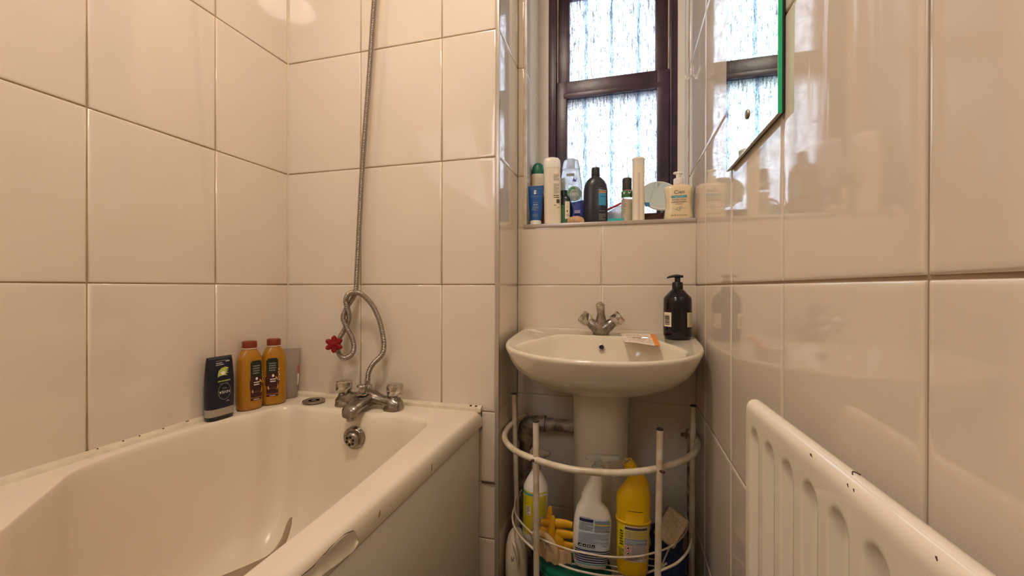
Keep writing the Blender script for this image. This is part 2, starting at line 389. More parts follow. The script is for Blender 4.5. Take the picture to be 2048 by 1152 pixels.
# ------------------------------------------------------------------ tiled walls
ROW0 = .9681; TH = .4; TW = .3038
def tiles(bm, org, U, V, Nn, rect, ul, vl, gap=.0026, wav=None, dirty=None, thick=.008):
    """rect=(u0,u1,v0,v1); ul,vl joint positions"""
    u0, u1, v0, v1 = rect; us = [u0]+[x for x in sorted(ul) if u0+.004 < x < u1-.004]+[u1]; vs_ = [v0]+[x for x in sorted(vl) if v0+.004 < x < v1-.004]+[v1]
    org, U, V, Nn = map(Vector, (org, U, V, Nn))
    ins = [(0, -.004), (.0004, -.0016), (.0016, -.0006), (.004, -.0001), (.009, 0)]
    for i in range(len(us)-1):
        for j in range(len(vs_)-1):
            a = us[i]+(gap/2 if i else 0); b = us[i+1]-(gap/2 if i < len(us)-2 else 0)
            c = vs_[j]+(gap/2 if j else 0); d = vs_[j+1]-(gap/2 if j < len(vs_)-2 else 0)
            rings = []
            if min(b-a, d-c) < .02: I = [(0, -.004), (.0004, -.001), (.001, 0)]
            else: I = ins
            for k, (o, h) in enumerate(I):
                rings.append([org+U*x+V*y+Nn*(h+(wav(x, y) if wav else 0)) for x, y in ((a+o, c+o), (b-o, c+o), (b-o, d-o), (a+o, d-o))])
            if wav:     # finer grid so the glaze can undulate, rounded down at the tile's edges
                def cuts(p, q):
                    e = [o for o, h in I]; w = q-p-2*e[-1]; k = max(2, int(w/.013))
                    return [p+o for o in e]+[p+e[-1]+w*i_/k for i_ in range(1, k)]+[q-o for o in e[::-1]]
                def edge(x, y):
                    dd = min(x-a, b-x, y-c, d-y)+1e-7; h = 0
                    for (o0, h0), (o1, h1) in zip(I, I[1:]):
                        if o0 <= dd < o1: return h0+(h1-h0)*(dd-o0)/(o1-o0)
                    return 0
                X = cuts(a, b); Y = cuts(c, d)
                G = [[bm.verts.new(org+U*x+V*y+Nn*(edge(x, y)+wav(x, y))) for x in X] for y in Y]
                for g0, g1 in zip(G, G[1:]):
                    for i_ in range(len(X)-1): bm.faces.new((g0[i_], g0[i_+1], g1[i_+1], g1[i_])).material_index = 0
            else: loft(bm, rings, 0, False, True)
    # grout bed and body of the wall
    A = [org+U*x+V*y+Nn*(-.0028) for x, y in ((u0, v0), (u1, v0), (u1, v1), (u0, v1))]
    B = [p-Nn*thick for p in A]
    loft(bm, [B, A], 1, True, True)
def struct(o): o['kind'] = 'structure'; return o
XL, XR, YB, YS = -1.1796, .2306, 1.2215, 1.4676
rows = [ROW0+TH*k for k in range(-3, 5)]
CZ = 2.75
# left wall
bm = BM(); tiles(bm, (XL, 0, 0), (0, 1, 0), (0, 0, 1), (1, 0, 0), (-1.25, YB, 0, CZ), [.6447+TW*k for k in range(-7, 3)], rows)
struct(obj('wall_left', bm, ['tile', 'grout'], angle=60))
# wall over the tap end of the bath
bm = BM(); tiles(bm, (0, YB, 0), (1, 0, 0), (0, 0, 1), (0, -1, 0), (XL, -.388, 0, CZ), [-.8752+TW*k for k in range(0, 3)], rows+[.346])
box(bm, XL-.001, XL+.0032, YB-.0032, YB+.004, 0, CZ, .001, mi=3); box(bm, -.432, -.378, YB-.0035, YB+.001, .3435, .3475, mi=2)
struct(obj('wall_back', bm, ['tile', 'grout', 'grout_dark', 'seal'], angle=60))
# return beside the basin
bm = BM(); tiles(bm, (-.380, 0, 0), (0, 1, 0), (0, 0, 1), (1, 0, 0), (YB+.004, YS, 0, CZ), [], rows)
struct(obj('wall_return', bm, ['tile', 'grout_light'], angle=60))
# alcove wall behind the basin, with the window opening above
bm = BM(); ul = [-.0773]
tiles(bm, (0, YS, 0), (1, 0, 0), (0, 0, 1), (0, -1, 0), (-.380, XR, 0, 1.179), ul, rows)
tiles(bm, (0, YS, 0), (1, 0, 0), (0, 0, 1), (0, -1, 0), (-.380, -.3563, 1.179, CZ), [], rows)
struct(obj('wall_alcove', bm, ['tile', 'grout_light'], angle=60))
# window reveal, left and right
bm = BM(); tiles(bm, (-.3563, 0, 0), (0, 1, 0), (0, 0, 1), (1, 0, 0), (YS+.004, 1.7425, 1.19, CZ), [], rows, thick=.01)
struct(obj('wall_reveal', bm, ['tile', 'grout_light'], angle=60))
# right wall: slightly bowed glossy tiles
def wav_r(y, z):
    return .0004*sin(y*9.0+z*3)*sin(z*4.1+1)
bm = BM(); tiles(bm, (XR, 0, 0), (0, 1, 0), (0, 0, 1), (-1, 0, 0), (-1.25, 1.6364, 0, CZ), [.4002+TW*k for k in range(-6, 5)], rows, wav=wav_r, gap=.0036)
struct(obj('wall_right', bm, ['tile_r', 'grout_right'], angle=60))
bm = BM(); box(bm, XR-.001, XR+.03, 1.6364, 1.76, 1.18, CZ); struct(obj('wall_reveal_right', bm, 'plaster'))
bm = BM(); box(bm, -.3863, -.3156, 1.7425, 1.86, 1.15, CZ); box(bm, .2036, XR+.03, 1.7425, 1.86, 1.15, CZ)
box(bm, -.40, .27, 1.7425, 1.86, 2.30, CZ)
struct(obj('wall_window_surround', bm, 'plaster'))
# rest of the room, floor, ceiling
bm = BM(); box(bm, -1.25, .30, -1.30, -1.25, 0, CZ); struct(obj('wall_rear', bm, 'paint'))
bm = BM(); box(bm, -1.25, .30, -1.30, 1.90, -.05, 0); struct(obj('floor', bm, 'floorp'))
bm = BM(); box(bm, -1.25, .30, -1.30, 1.90, CZ, CZ+.05); struct(obj('ceiling', bm, 'ceilingp'))
bm = BM(); box(bm, XL-.05, XL-.011, -1.25, YB+.02, -.03, CZ+.02); struct(obj('wall_light_stop_left', bm, 'plaster'))  # unseen shells added behind the walls to stop light leaking through the seams
bm = BM(); box(bm, XL-.05, -.3905, YB+.004, 1.86, -.03, CZ+.02); box(bm, -.392, -.3845, YB+.006, 1.86, -.03, CZ+.02); box(bm, -.3845, -.3575, YS+.012, 1.86, -.03, CZ+.02); box(bm, -.3580, XR+.05, YS+.012, 1.86, -.03, 1.149); struct(obj('wall_light_stop_back', bm, 'plaster'))
bm = BM(); box(bm, XR+.012, XR+.06, -1.25, 1.86, -.03, CZ+.02); struct(obj('wall_light_stop_right', bm, 'plaster'))
# sill board and tile trims
bm = BM(); box(bm, -.3563, XR, YS+.001, 1.745, 1.150, 1.1895, .001); struct(obj('window_sill', bm, 'plaster'))
bm = BM(); box(bm, -.3583, XR-.001, YS-.0045, YS+.004, 1.1775, 1.1905, .0012); struct(obj('trim_1', bm, 'trim'))
bm = BM(); box(bm, -.3583, -.3463, YS-.004, YS+.008, 1.1905, CZ, .002); struct(obj('trim_2', bm, 'whitepaint'))
bm = BM(); box(bm, -.3885, -.3755, YB-.004, YB+.008, 0, CZ, .002, 3); struct(obj('trim_3', bm, 'trim'))
bm = BM(); box(bm, XR-.006, XR-.001, 1.632, 1.638, 1.19, CZ, .001); struct(obj('trim_4', bm, 'whitepaint'))
# bath sealing strips along the walls
bm = BM(); prism(bm, [(XL, .5695), (XL+.013, .5695), (XL+.010, .576), (XL+.004, .583), (XL, .585)], -.45, YB-.001, 'y')
_rnd = random.Random(3)
for yy in (.66, .71, .745, .80, .86, .865, .95): box(bm, XL+.002, XL+.0042, yy, yy+.0025+.002*_rnd.random(), .5828, .5848, mi=1)
struct(obj('trim_5', bm, ['seal', 'crack']))
bm = BM(); prism(bm, [(YB, .5695), (YB-.018, .5695), (YB-.016, .580), (YB-.004, .586), (YB, .586)], XL, -.431, 'x')
for xx in (-.452, -.47): box(bm, xx, xx+.006, YB-.010, YB-.004, .5848, .5866, mi=1)
box(bm, -.4325, -.4312, YB-.005, YB-.002, .515, .584, mi=1)
struct(obj('trim_6', bm, ['seal', 'crack']))

# ------------------------------------------------------------------ window
def window():
    fy = 1.745
    bm = BM()
    box(bm, -.3156, -.283, fy, 1.86, 1.19, 2.31, .002); box(bm, .1747, .2036, fy, 1.86, 1.19, 2.31, .002)
    box(bm, -.3156, .2036, fy, 1.86, 2.26, 2.31, .002); box(bm, -.3156, .2036, fy+.01, 1.86, 1.19, 1.215, .002)
    box(bm, -.2925, -.283, fy-.006, fy+.002, 1.19, 2.31, .0025); box(bm, .1760, .1850, fy-.006, fy+.002, 1.19, 2.31, .0025)
    w = struct(obj('window_1', bm, 'wood', angle=30)); w['label'] = 'dark red-brown painted sash window with wet obscured glass above the sill'
    bm = BM()   # white parting strips beside the upper sash
    box(bm, -.283, -.279, fy+.03, fy+.036, 1.19, 2.27); box(bm, .1700, .1747, fy+.03, fy+.036, 1.19, 2.27)
    obj('parting_bead', bm, 'whitepaint', w)
    # lower (inner) sash
    y0, y1 = fy+.004, fy+.038
    bm = BM()
    box(bm, -.282, -.238, y0, y1, 1.20, 1.838, .003); box(bm, .127, .1735, y0, y1, 1.20, 1.838, .003)
    box(bm, -.2665, .156, y0+.0005, y1, 1.7665, 1.8375, .003); box(bm, -.24, .13, y0+.0005, y1, 1.20, 1.262, .003)
    for a in (-.2665, .1545): box(bm, a, a+.0012, y0-.0006, y0+.002, 1.762, 1.8385)
    box(bm, -.252, .142, y0-.0008, y0+.02, 1.765, 1.789, .003); box(bm, -.252, -.236, y0+.004, y0+.02, 1.25, 1.764, .004); box(bm, .126, .142, y0+.004, y0+.02, 1.25, 1.764, .004)
    s = obj('lower_sash', bm, 'wood', w, angle=30)
    bm = BM(); box(bm, -.239, .129, fy+.022, fy+.026, 1.25, 1.772); obj('pane', bm, 'glass', s, smooth=False)
    # upper (outer) sash
    y0, y1 = fy+.042, fy+.076
    bm = BM()
    box(bm, -.2835, -.232, y0, y1, 1.745, 2.27, .003); box(bm, .122, .1745, y0, y1, 1.745, 2.27, .003)
    box(bm, -.25, .14, y0+.0005, y1, 1.742, 1.825, .003); box(bm, -.25, .14, y0+.0005, y1, 2.21, 2.27, .003)
    box(bm, -.262, -.2605, y0-.001, y0+.002, 1.83, 2.27)
    s = obj('upper_sash', bm, 'wood', w, angle=30)
    bm = BM(); box(bm, -.234, .124, fy+.058, fy+.062, 1.81, 2.22); obj('pane', bm, 'glass', s, smooth=False)
    return w
window()

# ------------------------------------------------------------------ bath
def bathtub():
    t = thing('bathtub', 'beige acrylic bathtub with flat rim along the left wall', 'bathtub', (-.80, .38, 0))
    ox, oy = .80, -.38
    def L(x, y, z): return Vector((x+ox, y+oy, z))
    Y0 = -.45; N = 128
    inner = [(-.492, .30), (-.495, .45), (-.503, .67), (-.520, .90), (-.530, 1.01), (-.536, 1.055), (-.552, 1.085), (-.578, 1.10), (-.61, 1.108), (-.64, 1.118), (-.668, 1.128), (-.70, 1.122), (-.735, 1.108), (-.77, 1.103), (-.83, 1.106), (-.89, 1.110), (-.94, 1.107), (-.985, 1.103), (-1.02, 1.108), (-1.055, 1.108), (-1.078, 1.085), (-1.088, 1.055), (-1.094, 1.02), (-1.118, .972), (-1.132, .93), (-1.141, .87), (-1.145, .78), (-1.144, .70), (-1.138, .645), (-1.115, .585), (-1.07, .535), (-1.00, .46), (-.955, .41), (-.94, .35), (-.94, .1), (-.93, -.15), (-.88, -.32), (-.72, -.36), (-.56, -.32), (-.505, -.15), (-.495, .1)]
    inner = spline([(a, b, 0) for a, b in inner], 5, True)
    c = Vector((-.80, .45, 0))
    def ray(poly, th):
        d = Vector((cos(th), sin(th), 0)); best = None
        for a, b in zip(poly, poly[1:]+poly[:1]):
            e = b-a; den = d.x*e.y-d.y*e.x
            if abs(den) < 1e-12: continue
            w = a-c; tt = (w.x*e.y-w.y*e.x)/den; s = (w.x*d.y-w.y*d.x)/den
            if tt > 0 and -1e-6 <= s <= 1+1e-6: best = max(best, tt) if best else tt
        return c+d*best
    XO = -.444
    outer = [Vector(p+(0,)) for p in ((XO, Y0), (XO, YB), (XL+.001, YB), (XL+.001, Y0))]
    ths = []
    ca = [math.atan2(p.y-c.y, p.x-c.x) for p in outer]
    ths = sorted([2*pi*i/260 - pi for i in range(260)]+ca)
    I = [ray(inner, a) for a in ths]; O = [ray(outer, a) for a in ths]
    def offs(P, dx, z): # push only the room side outward
        return [L(p.x+(dx if p.x > XO-.0005 else 0), p.y, z) for p in P]
    bot = Vector((-.80, .42, 0))
    def inn(s, z, sy=None): return [L(bot.x+(p.x-bot.x)*s, bot.y+(p.y-bot.y)*(sy or s), z) for p in I]
    rings = [offs(O, .009, .522), offs(O, .0135, .5225), offs(O, .0145, .527), offs(O, .0135, .548), offs(O, .010, .561), offs(O, .004, .5685), offs(O, -.004, .5705), offs(O, -.010, .571)]
    rings += [[L(p.x+(q.x-p.x)*.5, p.y+(q.y-p.y)*.5, .571) for p, q in zip(O, I)]]
    rings += [inn(1.012, .5712), inn(1.003, .5705), inn(.994, .567), inn(.985, .558), inn(.972, .52), inn(.955, .44), inn(.93, .34), inn(.89, .25), inn(.82, .195), inn(.70, .178), inn(.4, .175), inn(.05, .174)]
    bm = BM(); loft(bm, rings, 0, False, True)
    obj('tub', bm, 'bath', t, angle=80)
    # waste overflow
    bm = BM(); m = T(*L(-.792, 1.0735, .500)) @ Rm('X', 97)
    lathe(bm, [(-.012, .030), (-.010, .0345), (.002, .0345), (.0045, .033), (.005, .0255), (.004, .006)], 36, mtx=m)
    o = obj('overflow', bm, 'chrome_dull', t)
    bm = BM(); m2 = T(*L(-.793, 1.0720, .499)) @ Rm('X', 97)
    lathe(bm, [(-.004, .0245), (.006, .0245), (.012, .0225), (.015, .019), (.0155, .008)], 36, mtx=m2)
    o2 = obj('overflow_cap', bm, 'chrome_dull', o)
    bm = BM()
    for k in range(6):
        a = 2*pi*k/6+.3; lathe(bm, [(.0135, .0042), (.0163, .0042)], 14, mtx=m2 @ T(.0122*cos(a), .0122*sin(a), 0))
    obj('overflow_hole', bm, 'black', o)
    bm = BM(); lathe(bm, [(.0, .004), (.0185, .004), (.0195, .002)], 14, mtx=m2 @ T(0, 0, -.001)); obj('screw', bm, 'chrome_clean', o)
    # panel
    bm = BM(); box(bm, -.450+ox, -.4375+ox, Y0+oy, YB-.012+oy, .002, .523, .001)
    obj('side_panel', bm, 'panel', t)
    # peeling film with a curled lower edge, and the crack it left
    P = [(.30, .562), (.36, .563), (.425, .563), (.468, .560), (.49, .5585), (.505, .5615), (.52, .562), (.545, .5635), (.566, .5625), (.584, .556), (.592, .541)]
    Q = [(.30, .540), (.36, .540), (.425, .541), (.468, .545), (.485, .5395), (.495, .541), (.505, .5395), (.527, .536), (.550, .533), (.571, .531), (.588, .5365)]
    def film(k): return [p for p in k]
    bm = BM()
    rr = []
    K = 6
    Pf = spline([(a, b, 0) for a, b in P], 4); Qf = spline([(a, b, 0) for a, b in Q], 4)
    for i, (p, q) in enumerate(zip(Pf, Qf)):
        ring = []
        for j in range(K+1):
            s = j/K; y = p.x+(q.x-p.x)*s; z = p.y+(q.y-p.y)*s
            x = -.4288+.0012*s+.0042*s**4+.0006*sin(i*.9)*s
            ring.append(L(x, y, z))
        for j in range(K, -1, -1):
            s = j/K; y = p.x+(q.x-p.x)*s; z = p.y+(q.y-p.y)*s
            ring.append(L(-.4300+.0010*s+.0042*s**4, y, z-.0004))
        rr.append(ring)
    loft(bm, rr, 0, True, True)
    obj('peeling_film', bm, 'peel', t, label='torn pale film curling off the rim edge')
    bm = BM(); tube(bm, [L(-.4296+(-.0012 if b > .5625 else 0), a, b) for a, b in [(p.x, p.y+.0004) for p in Pf[4:]]], [.0006 if i % 9 < 5 else .0003 for i in range(len(Pf)-4)], 6)
    obj('crack', bm, 'crack', t)
    for (a, b, c_, d) in ((.868, .549, .864, .532), (.6584, .5517, .6535, .540)):
        bm = BM(); tube(bm, [L(-.4300, a, b), L(-.4294, (a+c_)/2+.001, (b+d)/2), L(-.4294, c_, d)], [.0006, .0013, .0005], 6)
        obj('chip', bm, 'chipc', t)
    # thin tan line under the lip
    bm = BM(); tube(bm, [L(-.4335, -.2, .5215), L(-.4335, .5, .5212), L(-.4335, 1.19, .5215)], .0009, 5); obj('lip_line', bm, 'grout', t)
bathtub()
# thin plastic sheet curled in the bottom of the tub
t = thing('plastic_strip', 'thin translucent plastic strip curling up inside the near side of the bathtub', 'plastic sheet', (-.60, .55, .48))
A_ = [(-0.557, 0.583, 0.560), (-0.56, 0.5794, 0.552), (-0.565, 0.5706, 0.527), (-0.575, 0.5578, 0.5094), (-0.6, 0.5468, 0.4968), (-0.64, 0.5399, 0.4781), (-0.68, 0.5283, 0.4616), (-.73, .51, .435)]
B_ = [(-0.5568, 0.5850, 0.5585), (-0.56, 0.5883, 0.5436), (-0.562, 0.5794, 0.5197), (-0.568, 0.5684, 0.5039), (-0.585, 0.5573, 0.4808), (-0.61, 0.5511, 0.4464), (-0.65, 0.5484, 0.4062), (-.70, .54, .36)]
bm = BM(); o_ = Vector((-.60, .55, .48)); rr = []
for a, b in zip(spline(A_, 5), spline(B_, 5)):
    a = a-o_; b = b-o_; m_ = (a+b)/2+Vector((.001, .002, 0)); d_ = Vector((.0009, .0006, 0))
    rr.append([a, m_, b, b-d_, m_-d_, a-d_])
loft(bm, rr); obj('sheet', bm, 'matp', t)

# ------------------------------------------------------------------ bath taps and hose
def knob(bm, m, r=.022, h=.034, n=8):
    R = []
    for z, s, tw in ((0, .74, 0), (.14, .92, 0), (.50, 1.0, .5), (.86, .96, 0), (.97, .84, .5), (1.0, .55, 0)):
        R.append([m @ Vector((r*s*(1+.05*(k % 2))*cos(2*pi*(k+tw)/n), r*s*(1+.05*(k % 2))*sin(2*pi*(k+tw)/n), h*z)) for k in range(n)])
    loft(bm, R)
def bath_tap():
    t = thing('bath_mixer_tap', 'limescaled chrome bath mixer tap with two faceted knobs on the tub rim', 'tap', (-.795, 1.155, .571))
    bm = BM()
    # bridge between the two pillars
    R = []
    for x, a, b, zc in ((-.122, .010, .012, .012), (-.120, .022, .016, .016), (-.105, .027, .021, .021), (-.085, .026, .022, .024), (-.06, .020, .017, .028), (-.035, .021, .018, .032), (-.012, .027, .024, .034), (.012, .027, .024, .034), (.035, .021, .018, .031), (.06, .018, .015, .026), (.085, .025, .021, .023), (.105, .027, .021, .021), (.120, .022, .016, .016), (.122, .010, .012, .012)):
        R.append([Vector((x*.93, a*cos(2*pi*k/20), max(.0005, zc+b*sin(2*pi*k/20)))) for k in range(20)])
    loft(bm, R)
    # feet
    for s in (-1, 1): body(bm, [(0, .030, .029, 2.6, s*.090), (.006, .030, .029, 2.6, s*.090), (.018, .025, .026, 2.3, s*.092), (.038, .017, .018, 2, s*.094), (.046, .014, .014, 2, s*.094)], 28)
    # spout
    R = []
    for y, w, z0, z1 in ((.012, .024, .010, .052), (-.015, .028, .006, .053), (-.04, .027, .010, .046), (-.065, .027, .010, .040), (-.088, .026, .002, .035), (-.102, .024, -.006, .030), (-.109, .018, -.004, .022)):
        R.append([Vector((w*cos(2*pi*k/20)*1.0, y, (z0+z1)/2+(z1-z0)/2*math.copysign(abs(sin(2*pi*k/20))**.6, sin(2*pi*k/20)))) for k in range(20)])
    loft(bm, R)
    lathe(bm, [(-.014, .0135), (.010, .0155)], 20, mtx=T(0, -.090, 0))
    obj('tap_body', bm, 'chrome_dull', t, angle=45)
    for s in (-1, 1):
        bm = BM(); knob(bm, T(s*.094, 0, .042), .0262, .040, 10); obj('knob', bm, 'chrome_knob', t, smooth=False)
    bm = BM(); m = T(-.004, -.028, .048)
    lathe(bm, [(0, .020), (.004, .0205), (.006, .018), (.006, .0085)], 28, mtx=m)
    lathe(bm, [(.004, .0105), (.022, .0105), (.0245, .017), (.028, .0175), (.031, .0155), (.032, .006)], 28, mtx=m); obj('diverter', bm, 'chrome', t)
    bm = BM(); m = T(-.0165, .016, .045)
    lathe(bm, [(0, .0115), (.010, .0115), (.010, .0145)], 6, mtx=m); lathe(bm, [(.010, .0145), (.022, .0145), (.024, .012)], 10, mtx=m); lathe(bm, [(.022, .0095), (.040, .0092)], 16, mtx=m)
    obj('hose_union', bm, 'chrome', t)
bath_tap()
HOSE = [(-0.775, 1.190, 2.16), (-0.7964, 1.185, 1.9069), (-0.8169, 1.185, 1.6459), (-0.8414, 1.185, 1.3663), (-0.8622, 1.185, 1.0167), (-0.866, 1.185, 0.956), (-0.8755, 1.191, 0.9337), (-0.8944, 1.193, 0.9084), (-0.9059, 1.185, 0.8835), (-0.9101, 1.177, 0.8561), (-0.8967, 1.179, 0.823), (-0.8812, 1.185, 0.7896), (-0.8735, 1.185, 0.7566), (-0.885, 1.185, 0.7312), (-0.9109, 1.185, 0.7189), (-0.9319, 1.185, 0.7319), (-0.9371, 1.185, 0.7569), (-0.9306, 1.185, 0.7851), (-0.9174, 1.189, 0.8103), (-0.9041, 1.195, 0.8411), (-0.8972, 1.189, 0.8722), (-0.8968, 1.177, 0.8978), (-0.8957, 1.172, 0.9173), (-0.8839, 1.170, 0.935), (-0.8589, 1.171, 0.9423), (-0.8317, 1.177, 0.9315), (-0.8028, 1.185, 0.8988), (-0.7778, 1.185, 0.8529), (-0.7642, 1.185, 0.8044), (-0.7593, 1.185, 0.7667), (-0.7684, 1.185, 0.7365), (-0.7994, 1.183, 0.7051), (-0.8115, 1.177, 0.6785), (-0.8120, 1.172, 0.655), (-.8115, 1.171, .640)]
def hose():
    P = resample(spline(HOSE, 30), 2400, False)
    rad_ = [(.0088, .0090, .0086, .0072, .0071, .0082)[i % 6] for i in range(len(P))]
    bm = BM(); tube(bm, P, rad_, 12)
    tag(obj('shower_hose', bm, 'steel', angle=40), 'ribbed steel shower hose tied in a loose knot above the bath tap', 'hose')
hose()
def flower():
    t = thing('flower_clip', 'translucent red plastic flower clipped on the knotted shower hose', 'clip', (-.937, 1.166, .768), rot=(rad(-8), 0, rad(38)))
    for k in range(6):
        a = 2*pi*k/6+pi/2; bm = BM()
        m = Rm('Y', -math.degrees(a)) @ T(.0165, -.004, 0)
        R = []
        for x, w in ((-.013, .005), (-.008, .0078), (-.001, .0092), (.006, .0084), (.0105, .0052), (.0125, .002)):
            R.append([m @ Vector((x, .0045*cos(2*pi*j/12)*(w/.0095)**.5-.003*(x/.015)**2, w*sin(2*pi*j/12))) for j in range(12)])
        loft(bm, R); obj('petal', bm, 'redflower', t)
    bm = BM(); lathe(bm, [(-.006, .012), (.003, .0145), (.008, .011), (.010, .005)], 20, mtx=Rm('X', 90)); obj('flower_centre', bm, 'redflower', t)
    bm = BM(); tube(bm, [(.010*cos(2*pi*k/16), .018+.012*sin(2*pi*k/16)*1.0, 0) for k in range(16)], .0016, 8, closed=True); obj('clip_ring', bm, 'redflower', t)
flower()
# loose plug on the rim
t = thing('bath_plug', 'round tarnished metal plug lying on the tub rim beside the tap', 'plug', (-1.005, 1.152, .5715), rotz=.4)
bm = BM(); lathe(bm, [(0, .028), (.003, .034), (.0075, .036), (.0085, .0345), (.0075, .030)], 40); obj('rim', bm, 'chrome_dull', t)
bm = BM(); lathe(bm, [(.0075, .030), (.0082, .028), (.0070, .010), (.009, .004)], 32); obj('disc', bm, 'chrome_dull', t, label='brownish inner disc')

# ------------------------------------------------------------------ bottles on the bath ledge
# navy upside-down shower gel
t = thing('shower_gel_bottle', 'navy shower gel bottle with a grey band, upside down at the left of the ledge', 'bottle', (-1.150, .936, .5715), rotz=rad(84))
pr = [(0, .030, .013, 3), (.002, .036, .0165, 3), (.012, .0375, .0175, 3.2), (.034, .0378, .018, 3.2), (.035, .0378, .018, 3.2)]
bm = BM(); body(bm, pr[:3]+[(.0125, .0378, .018, 3.2)]); obj('cap_end', bm, 'blackplastic', t)
bm = BM(); body(bm, [(.0125, .0378, .018, 3.2), (.034, .038, .0182, 3.2)]); obj('cap', bm, 'silver', t, label='grey band')
pb = [(.034, .038, .0182, 3.2), (.07, .0385, .019, 3.2), (.12, .0385, .018, 3.2), (.165, .0365, .012, 3.2), (.178, .036, .0075, 3), (.183, .0355, .006, 3)]
bm = BM(); body(bm, pb); obj('bottle_body', bm, 'navy', t)
S = surf_body(pb)
decal('label', t, S, [('ring', .003, .082, .0185, .024, .0012, 'greyprint'), ('text', 'NIVEA', .003, .080, .0115, 'whiteprint', 180), ('text', 'MEN', .003, .091, .007, 'greyprint', 180),
    ('poly', [(-.012, .143), (-.004, .150), (.008, .153), (.016, .150), (.017, .146), (.009, .145), (.017, .141), (.008, .140), (.016, .134), (.006, .134), (.012, .128), (.000, .129), (-.012, .128), (-.016, .124), (-.015, .133)], 'lime'),
    ('ell', .000, .136, .006, .005, 'whiteprint'), ('lines', -.016, .020, .1165, .1095, 1, 'lime'), ('lines', -.012, .014, .107, .104, 1, 'greyprint'), ('rect', -.018, .160, .004, .1612, 'whiteprint'), ('rect', -.018, .165, .000, .1662, 'whiteprint'), ('rect', -.016, .171, .020, .1722, 'greyprint'), ('rect', .010, .168, .022, .1695, 'whiteprint'),
    ('poly', [(.004, .052), (.012, .056), (.018, .051), (.010, .052)], 'greyprint'), ('rect', -.034, .1795, .034, .1802, 'greyprint')], label='printed label, upside down')
# two golden shampoo bottles
def gold(loc, rz, ang, label, low):
    t = thing('shampoo_bottle', label, 'bottle', loc, rotz=rz, group='golden shampoo bottles on the bath ledge')
    pb = [(0, .028, .018, 2.2), (.003, .0325, .0225, 2.4), (.012, .0355, .0245, 2.4), (.06, .0365, .0250, 2.4), (.13, .0365, .025, 2.4), (.160, .0345, .0245, 2.3), (.178, .0275, .0235, 2.1), (.187, .0215, .0205, 2), (.190, .0195, .0195, 2), (.194, .0195, .0195, 2)]
    bm = BM(); body(bm, pb, 44); obj('bottle_body', bm, 'yellowshampoo', t)
    bm = BM(); lathe(bm, [(.192, .0210), (.1945, .0212), (.195, .019)], 32); obj('neck_ring', bm, 'ivory', t)
    bm = BM(); lathe(bm, [(.195, .0205), (.213, .0205), (.2155, .0195), (.2158, .016), (.2140, .0145)], 36); obj('cap', bm, 'redcap', t)
    S = surf_body(pb, ang)
    A = [(-.019, .030), (.016, .030), (.018, .036), (.018, .058), (.020, .075), (.020, .095), (.018, .110), (.018, .142), (.012, .152), (-.013, .152), (-.019, .142), (-.019, .110), (-.021, .095), (-.021, .075), (-.019, .058)]
    def sub(P):   # thin slices so the label follows the curve
        return P
    els = []
    for a, b, m in ((.030, .038, 'darklabel'), (.0385, .106, 'darklabel'), (.106, .150, 'darkgreenlabel')): els.append(('rect', -.023, a, .022, b, m))
    els += [('rect', -.018, .150, .017, .155, 'darkgreenlabel'), ('rect', -.026, .066, .025, .094, 'darklabel'), ('rect', -.023, .0378, .022, .0388, 'tan'), ('lines', -.014, .013, .142, .112, 4, 'greyprint'),
            ('ell', .001, .098, .0045, .0045, 'whiteprint'), ('lines', -.010, .011, .090, .076, 2, 'whiteprint'), ('rect', -.012, .0325, .010, .034, 'whiteprint'), ('rect', -.015, .056, .012, .0566, 'greyprint'),
            ('poly', [(.013, .050), (.020, .056), (.021, .068), (.018, .076), (.019, .064), (.016, .056)], 'tan'), ('poly', [(.010, .088), (.019, .084), (.022, .078), (.021, .088), (.012, .096)], 'tan'), ('poly', [(-.020, .060), (-.015, .052), (-.013, .058), (-.016, .066)], 'tan')]
    for a, b in ((.0235, .118), (.0225, .108), (.026, .100), (.023, .092), (.026, .084)): els.append(('ell', a, b, .0016, .0026, 'ivory'))
    decal('label', t, S, els, label='dark maroon and green printed label')
gold((-1.149, 1.036, .5715), rad(66), 24, 'golden shampoo bottle with rust-red cap beside the navy bottle, its label turned to the right', 0)
gold((-1.125, 1.106, .5715), rad(54), -14, 'golden shampoo bottle with rust-red cap nearer the corner, its dark label facing the room', 1)
# grey translucent tube in the corner
t = thing('toiletry_tube', 'translucent grey plastic tube in the corner behind the golden bottles', 'tube', (-1.133, 1.180, .5715), rot=(0, rad(3), rad(58)))
bm = BM(); body(bm, [(0, .022, .014, 2.5), (.002, .025, .016, 2.5), (.025, .025, .016, 2.5)], 32); obj('cap', bm, 'smoky', t)
pb = [(.0255, .0245, .0155, 2.5), (.06, .026, .015, 2.4), (.11, .027, .011, 2.3), (.150, .0275, .006, 2.2), (.165, .0275, .0025, 2.2), (.172, .0275, .002, 2.2)]
bm = BM(); body(bm, pb, 32); obj('tube_body', bm, 'smoky', t)
decal('label', t, surf_body(pb, 70), [('rect', -.004, .085, .010, .105, 'pinkred'), ('rect', -.004, .045, .010, .083, 'whiteprint'), ('rect', -.003, .108, .008, .112, 'pinkred')])

